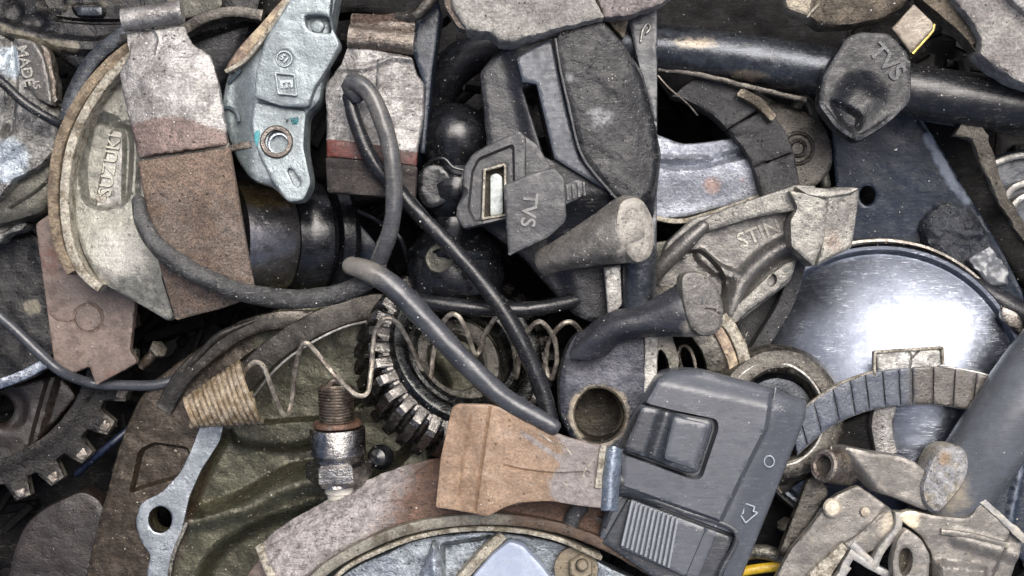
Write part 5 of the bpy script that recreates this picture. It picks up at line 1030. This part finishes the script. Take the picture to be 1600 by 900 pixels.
# orange plate
t = thing('tensioner_plate', 'orange-brown rusty steel plate flaring left with a scratched bare metal neck', 'steel plate', (825, 715, 110))
pl = (825, 715, 150, 0, 0)
slab('plate', 'orange_brown', rc([(706, 636), (716, 631), (768, 632), (800, 642), (846, 664), (880, 682), (918, 692), (948, 697), (962, 700), (958, 797), (900, 790), (860, 783), (820, 785), (792, 791), (762, 808), (720, 800), (680, 794), (688, 715)], [4, 6, 8, 16, 16, 14, 10, 5, 2, 2, 12, 12, 12, 14, 8, 5, 5, 6], 5), pl, 12, 2.5, par=t, step=4, nz=2,
     rel=lambda X, Y: -6 * ss(0, 60, 760 - X - (Y - 715) * -.12) - ridge(X, Y, [(766, 634), (756, 700), (742, 800)], 1.6, 3, 1.5) - ridge(X, Y, [(735, 650), (722, 720), (716, 780)], 1, 1.5, 1) - ridge(X, Y, [(790, 728), (820, 735), (870, 740), (920, 738)], 1.5, 3, 1.5),
     tint=lambda X, Y: ss(855, 885, X + 12 * np.sin(Y * .06)) + .8 * ridge(X, Y, [(815, 676), (850, 700), (880, 720)], 4, 1, 4))
for q in ([(872, 690), (890, 706), (905, 728)], [(930, 715), (912, 742), (936, 768)], [(884, 752), (905, 772), (925, 786)], [(830, 668), (852, 684), (878, 700)]):
    tube('scratch_burr', 'cream_edge', [(x, y, 149.5) for x, y in q], [.6, 1.5, .5], 6, par=t, flat=.5, sp=4)
sweep('weld_edge', 'cream_edge', [(943, 696, 154), (938, 730, 155), (934, 762, 154)], rectp(-5, 5, -8, 3, 3), par=t, nz=1.5)
loft('bent_lip', 'orange_lip', [[(946, 698, 150), (940, 745, 150), (938, 798, 150)], [(960, 697, 158), (955, 745, 158), (952, 799, 158)], [(974, 702, 148), (970, 745, 148), (966, 800, 148)]], 14, 26, 8, 2, par=t, nz=1)

# grey switch
t = thing('handlebar_switch', 'grey plastic handlebar switch with a rocker and a ribbed slider button', 'switch', (1100, 740, 60))
pl = (1100, 740, 108, 0, 0)
OUT = rc([(1030, 586), (1060, 577), (1100, 579), (1190, 602), (1268, 628), (1262, 660), (1165, 902), (1150, 960), (1090, 960), (1060, 905), (935, 848), (950, 800), (968, 760), (968, 710), (996, 646)], [14, 12, 12, 6, 6, 8, 6, 4, 4, 6, 10, 6, 8, 8, 10], 6)
MAIN = [(1040, 540), (1100, 560), (1208, 596), (1196, 670), (1160, 740), (1124, 815), (985, 766), (900, 740), (960, 600)]
ROCK = rc([(1000, 628), (1046, 640), (1118, 655), (1120, 668), (1094, 745), (1080, 746), (970, 706), (972, 694)], 9, 5)
SLID = rc([(976, 772), (1152, 838), (1128, 905), (1100, 960), (930, 850)], 3, 5)
def srel(X, Y):
    h = 14 * ss(-5, 5, sdf(X, Y, MAIN, (-5, 5))) - 8 * ss(0, 60, 1060 - X - (Y - 620) * -.35) * 0
    h = h - 22 * ss(-1.5, 1.5, sdf(X, Y, ROCK, (-1.5, 1.5))) - 18 * ss(-1.5, 1.5, sdf(X, Y, SLID, (-1.5, 1.5)))
    h = h - 18 * ss(0, 70, (X - 1205) + (Y - 640) * .42) - 14 * (1 - ss(578, 612, Y - (X - 1050) * .22 + 6))
    return h
slab('switch_body', 'grey_plastic', OUT, pl, 80, 8, par=t, step=4, rel=srel, nz=.5)
rk = rc([(1003, 634), (1024, 638), (1045, 644), (1110, 656), (1114, 668), (1092, 738), (1076, 740), (976, 704), (978, 692)], 8, 4)
rb = slab('rocker_button', 'grey_plastic_dark', rk, (1045, 690, 138, 0, 0), 44, 6, par=t, step=3.5,
     rel=lambda X, Y: (lambda s: -14 * ss(8, 24, s - 16) * (1 - ss(30, 52, s - 14)) * 1.0 + 4 * ss(60, 75, s))((X - 985) * .95 + (Y - 690) * .3))
slab('rocker_pad', 'grey_plastic', rc([(1052, 650), (1108, 662), (1086, 735), (1036, 718)], 9, 4), (1072, 690, 146, 0, 0), 14, 5, par=rb)
slab('slider_base', 'grey_plastic_dark', rc([(982, 778), (1146, 840), (1124, 898), (1098, 955), (942, 848)], 3, 5), (1045, 850, 98, 0, 0), 14, 3, par=t)
sb = slab('slider_button', 'grey_plastic', rc([(986, 780), (1122, 832), (1108, 868), (1090, 910), (968, 856)], [3, 4, 3, 4, 3], 5), (1045, 845, 110, 0, 0), 16, 3, par=t, rel=lambda X, Y: -area(X, Y, [(1106, 820), (1140, 830), (1110, 930), (1068, 910)], 6, 1.5))
for k in range(11):
    f = k / 10; a = np.array([988, 782]) * (1 - f) + np.array([1058, 809]) * f; b = np.array([972, 852]) * (1 - f) + np.array([1044, 886]) * f
    sweep('grip_rib', 'rib_grey', [(a[0], a[1], 110), (b[0], b[1], 110)], rectp(-2.1, 2.1, -3, 6, 1.5), par=sb, sp=20)
sweep('slider_frame', 'grey_plastic_dark', [(990, 770, 112), (1070, 800, 112), (1150, 832, 112), (1128, 892, 112), (1104, 950, 112)], rectp(-3, 3, -12, 2, 1), par=t, sp=8)
tube('mould_seam', 'grey_plastic_dark', [(1212, 606, 100), (1200, 672, 104), (1165, 745, 104), (1130, 818, 104)], 1.6, 6, par=t, flat=.6)
tube('arrow_mark', 'print_white', corners([(x, y, 103) for x, y in ((1163, 786), (1179, 792), (1177, 799), (1184, 801), (1165, 817), (1156, 803), (1161, 802), (1163, 786))]), 1.1, 6, par=t, sp=3, flat=.5)
tube('circle_mark', 'print_white', [(x, y, 104) for x, y in circ(1202, 721, 8, 9, 10)], .9, 6, par=t, closed=True, flat=.5)
o = tube('pivot_tube', 'grey_plastic_dark', [(945, 752, 92), (985, 752, 96), (1030, 768, 90)], 26, 24, nz=.5); o.name = 'switch_clamp'; tag(o, 'dark rounded clamp arm between the orange plate lip and the grey switch', 'clamp')

# ================================================================== LOWER RIGHT
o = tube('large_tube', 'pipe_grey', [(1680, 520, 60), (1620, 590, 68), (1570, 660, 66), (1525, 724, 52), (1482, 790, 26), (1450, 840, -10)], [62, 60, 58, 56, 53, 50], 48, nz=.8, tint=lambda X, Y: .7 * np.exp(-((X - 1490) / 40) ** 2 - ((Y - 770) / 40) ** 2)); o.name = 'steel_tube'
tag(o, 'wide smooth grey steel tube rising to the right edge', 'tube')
o = slab('blue_sheet', 'sheet_blue', rc([(1530, 800), (1560, 720), (1680, 640), (1680, 900), (1600, 880)], 6), (1590, 780, 10), 20, 4, rel=lambda X, Y: ridge(X, Y, [(1600, 700), (1570, 840)], 5, 6, 4), tint=lambda X, Y: .5 * ridge(X, Y, [(1600, 700), (1575, 830)], 6, 1, 5)); tag(o, 'blue-grey sheet metal under the wide grey tube at the right edge', 'sheet')
t = thing('stamped_bracket', 'dusty beige stamped steel bracket with hinge eye and screw, bottom right', 'bracket', (1400, 820, 40))
lathe('hinge_eye', 'dirty_steel', (1292, 728, 84), (-.75, .15, .65), [(-50, 14), (8, 14), (11, 17), (11, 22), (8, 25), (-20, 26), (-50, 26)], 40, par=t, ring=True, nz=1)
lathe('hinge_core', 'black_oily', (1292, 728, 84), (-.75, .15, .65), [(-40, 0), (-4, 0), (-4, 14), (-40, 14)], 24, par=t)
slab('upper_arm', 'beige_steel', rc([(1300, 700), (1318, 696), (1355, 704), (1408, 712), (1432, 722), (1456, 742), (1450, 800), (1395, 778), (1362, 768), (1340, 745), (1318, 722)], [6, 5, 8, 10, 10, 8, 5, 5, 6, 6, 5], 5), (1380, 740, 98, 0, 0), 22, 6, par=t, step=4, nz=2, rel=lambda X, Y: -20 * ss(0, 24, (1352 - X) + (Y - 735) * .8) , tint=lambda X, Y: .6 * boss(X, Y, 1316, 722, 16, 1, 8))
slab('weld_lump', 'lump', cat([(1448, 736), (1462, 706), (1484, 696), (1508, 702), (1518, 724), (1510, 756), (1488, 786), (1466, 804), (1446, 790), (1440, 762)], True, 4), (1478, 752, 112, 0, 0), 60, 16, par=t, step=4, nz=7, ns=.06, tint=lambda X, Y: boss(X, Y, 1476, 716, 12, .7, 8))
slab('lower_plate', 'beige_steel', rc([(1302, 776), (1340, 758), (1362, 772), (1394, 796), (1400, 822), (1366, 860), (1330, 878), (1318, 848), (1262, 900), (1240, 960), (1180, 960), (1236, 858), (1268, 820)], 7, 5), (1310, 830, 76, .03, 0), 16, 4, par=t, step=4, nz=2, rel=lambda X, Y: -ridge(X, Y, [(1400, 780), (1350, 830), (1320, 850)], 2, 3, 2), tint=lambda X, Y: .5 * boss(X, Y, 1385, 815, 25, 1, 14))
sweep('bent_flange', 'bright_edge', [(1404, 800, 84), (1402, 826, 84), (1378, 858, 82), (1366, 884, 80)], rectp(-6, 6, -26, 3, 3), par=t, nz=1)
slab('cream_rib', 'cream_edge', rc([(1262, 898), (1316, 848), (1326, 858), (1300, 898), (1280, 960), (1250, 960)], 4, 5), (1292, 885, 84), 18, 3, par=t, nz=1.5)
for q in ([(1300, 960), (1318, 890), (1330, 868)], [(1326, 862), (1360, 884), (1400, 906), (1430, 940)], [(1282, 940), (1325, 884)], [(1330, 850), (1370, 886)]):
    sweep('frame_strut', 'bright_edge', [(x, y, 78) for x, y in q], rectp(-6, 6, -16, 4, 2), par=t, nz=1.5)
lathe('screw', 'screw', (1300, 793, 80), (-.1, .1, 1), [(0, 14), (6, 14), (9, 11), (10, 0)], 24, par=t, nz=1)
slab('eyelet', 'beige_steel', rc([(1402, 842), (1416, 825), (1440, 842), (1454, 868), (1452, 905), (1440, 960), (1398, 960), (1394, 880)], 7, 4), (1422, 880, 104, 0, 0), 26, 4, par=t, holes=[cat([(1408, 862), (1420, 858), (1426, 872), (1422, 892), (1412, 900), (1406, 884)], True, 4)], nz=2, step=4)
slab('eyelet_inside', 'bore', cat([(1404, 855), (1425, 855), (1430, 880), (1420, 905), (1402, 900)], True), (1416, 880, 82), 6, 2, par=t)
slab('side_plate', 'beige_steel', rc([(1398, 806), (1420, 796), (1466, 806), (1515, 810), (1534, 782), (1604, 842), (1584, 906), (1570, 960), (1458, 960), (1456, 866), (1440, 838), (1416, 820)], [5, 10, 10, 12, 5, 5, 5, 5, 5, 8, 6, 6], 5), (1500, 870, 88, 0, 0), 18, 4, par=t, step=4, nz=2,
     rel=lambda X, Y: 12 * ss(-4, 8, sdf(X, Y, rc([(1462, 876), (1540, 884), (1544, 960), (1462, 960)], 6), (-4, 8))) + ridge(X, Y, [(1498, 840), (1530, 850), (1590, 868)], 10, 7, 9) - 10 * ss(0, 10, (X - 1560) + (Y - 870) * .4), tint=lambda X, Y: .7 * boss(X, Y, 1416, 806, 24, 1, 12))
sweep('stiffening_rib', 'beige_steel', [(1470, 830, 90), (1520, 838, 90), (1575, 852, 88)], rectp(-5, 5, -8, 5, 3), par=t, nz=1.5)
slab('torn_edge', 'bright_edge', rc([(1530, 784), (1540, 780), (1606, 838), (1600, 850)], 2, 4), (1568, 815, 91), 8, 1.5, par=t, nz=2, edge=2)
lathe('rivet', 'screw', (1352, 800, 80), (0, 0, 1), [(0, 8), (3, 7), (5, 0)], 18, par=t, nz=.6)
slab('dark_leg', 'ring_dark', rc([(1262, 748), (1284, 742), (1296, 770), (1250, 850), (1232, 868), (1218, 862)], 5), (1256, 805, 44), 18, 4, par=t, nz=1)
o = sweep('flat_bar', 'ring_dark', [(1210, 760, -20), (1250, 730, -14), (1310, 700, -10), (1350, 690, -10)], rectp(-22, 20, -20, 2, 5), nz=4); tag(o, 'greasy dark flat bar between the grey switch and the hinge eye', 'bar')
o = tube('yellow_wire', 'yellow_wire', [(1120, 902, -20), (1165, 892, -10), (1200, 887, -10), (1240, 884, -14), (1290, 900, -40)], 8, 14, nz=.5); tag(o, 'yellow insulated wire at the bottom edge right of the grey switch', 'wire')
o = tube('grey_rod', 'ring_olive', [(1150, 870, -20), (1190, 862, -10), (1225, 872, -12), (1260, 880, -30)], [9, 12, 11, 7], 14, nz=1); o.name = 'steel_rod'; tag(o, 'short grey-brown rod lying just above the yellow wire', 'rod')
o = slab('dark_panel', 'gap_shade_black', rc([(1180, 740), (1300, 700), (1300, 960), (1150, 960)], 8), (1230, 840, -110), 30, 6, nz=5); tag(o, 'dark panel in the deep gap left of the beige bracket', 'panel')

for o in list(SC.objects):
    if o.parent is None and o.get('category') == 'brake shoe': o['group'] = 'brake shoes thrown on the pile'
    if o.parent is None and o.get('category') == 'cable': o['group'] = 'cables lying over the parts'
def bolt(at, ax, r, L, label, mat='plug_steel'):
    t = thing('bolt', label, 'bolt', at, 'loose bolts in the gaps')
    lathe('bolt_head', mat, at, ax, [(0, 0), (0, r * 1.6), (r * .9, r * 1.7), (r * 1.1, r * 1.3), (r * 1.1, 0)], 6, par=t, nz=.5)
    q = []
    for k in range(int(L / 3.6)): q += [(-k * 3.6, r * .86), (-k * 3.6 - 1.8, r)]
    lathe('threaded_shank', 'plug_thread', at, ax, [(-.5, 0)] + q + [(-L, 0)], 18, par=t)
bolt((245, 548, -118), (.5, .4, .6), 9, 60, 'small grimy bolt in the dark gap below the tip of the large brake shoe', 'sprocket')
bolt((1228, 822, -60), (-.3, .5, .5), 8, 60, 'small dirty bolt in the black gap right of the grey switch', 'strap_steel')
bolt((672, 92, -60), (.2, .7, .5), 8, 50, 'small bolt deep in the black gap left of the rubber hose', 'strap_steel')
o = lathe('washer', 'strap_steel', (803, 606, -60), (.3, .3, 1), [(0, 9), (0, 20), (4, 20), (4, 9)], 30, ring=True); tag(o, 'small dark washer in the gap under the end of the stretched spring', 'washer')
o = tube('fine_wire', 'dirty_steel', [(1028, 118, 30), (1046, 138, 26), (1072, 160, 12), (1090, 180, -6)], 1.3, 6); tag(o, 'hair thin wire across the dark gap left of the thick dark lining', 'wire')
o = tube('fine_wire', 'cable_black', [(560, 330, -60), (590, 345, -70), (625, 372, -60), (640, 420, -90)], 3.5, 8); tag(o, 'thin black wire in the gap between the bearing drum and the ball joint boot', 'wire')
o = tube('split_pin', 'dirty_steel', [(1095, 640, 20), (1084, 560, 10), (1070, 540, 0), (1060, 552, -4), (1072, 600, -10)], 3, 8); tag(o, 'thin split pin in the black square gap above the grey switch', 'split pin')
# ================================================================== GRIT lying on whatever is on top
def grit():
    bpy.context.view_layer.update(); dg = bpy.context.evaluated_depsgraph_get()
    R = random.Random(42); V = []; F = []
    tet = [(0, 1, 2), (0, 2, 3), (0, 3, 1), (1, 3, 2)]
    cl = [(R.uniform(0, 1600), R.uniform(0, 900), R.uniform(15, 70)) for _ in range(150)]
    n = 0
    for i in range(7500):
        if i % 3 == 0: x, y = R.uniform(-40, 1640), R.uniform(-30, 930)
        else: c = R.choice(cl); x, y = R.gauss(c[0], c[2]), R.gauss(c[1], c[2])
        p = W(x, y, 0) * K
        ok, loc, nor, _, ob, _ = SC.ray_cast(dg, (p[0], p[1], .3), (0, 0, -1))
        if not ok or loc[2] / K < -200 or nor[2] < .35: continue
        s = .45 + 1.4 * R.random() ** 3.0 + (2.2 * R.random() if i % 70 == 0 else 0); b = len(V); c = np.array(loc) / K + np.array(nor) * s * .3
        q = np.array([[R.gauss(0, 1) for _ in range(3)] for _ in range(4)]); q /= np.linalg.norm(q, axis=1)[:, None]
        V.extend(c + q * s * np.array([1, R.uniform(.5, 1), .6])); F.extend([tuple(b + k for k in f) for f in tet]); n += 1
    o = link('metal_grit', np.array(V), F, 'grit'); o['kind'] = 'stuff'; o['label'] = 'pale dust and metal grit scattered over the parts'
grit()
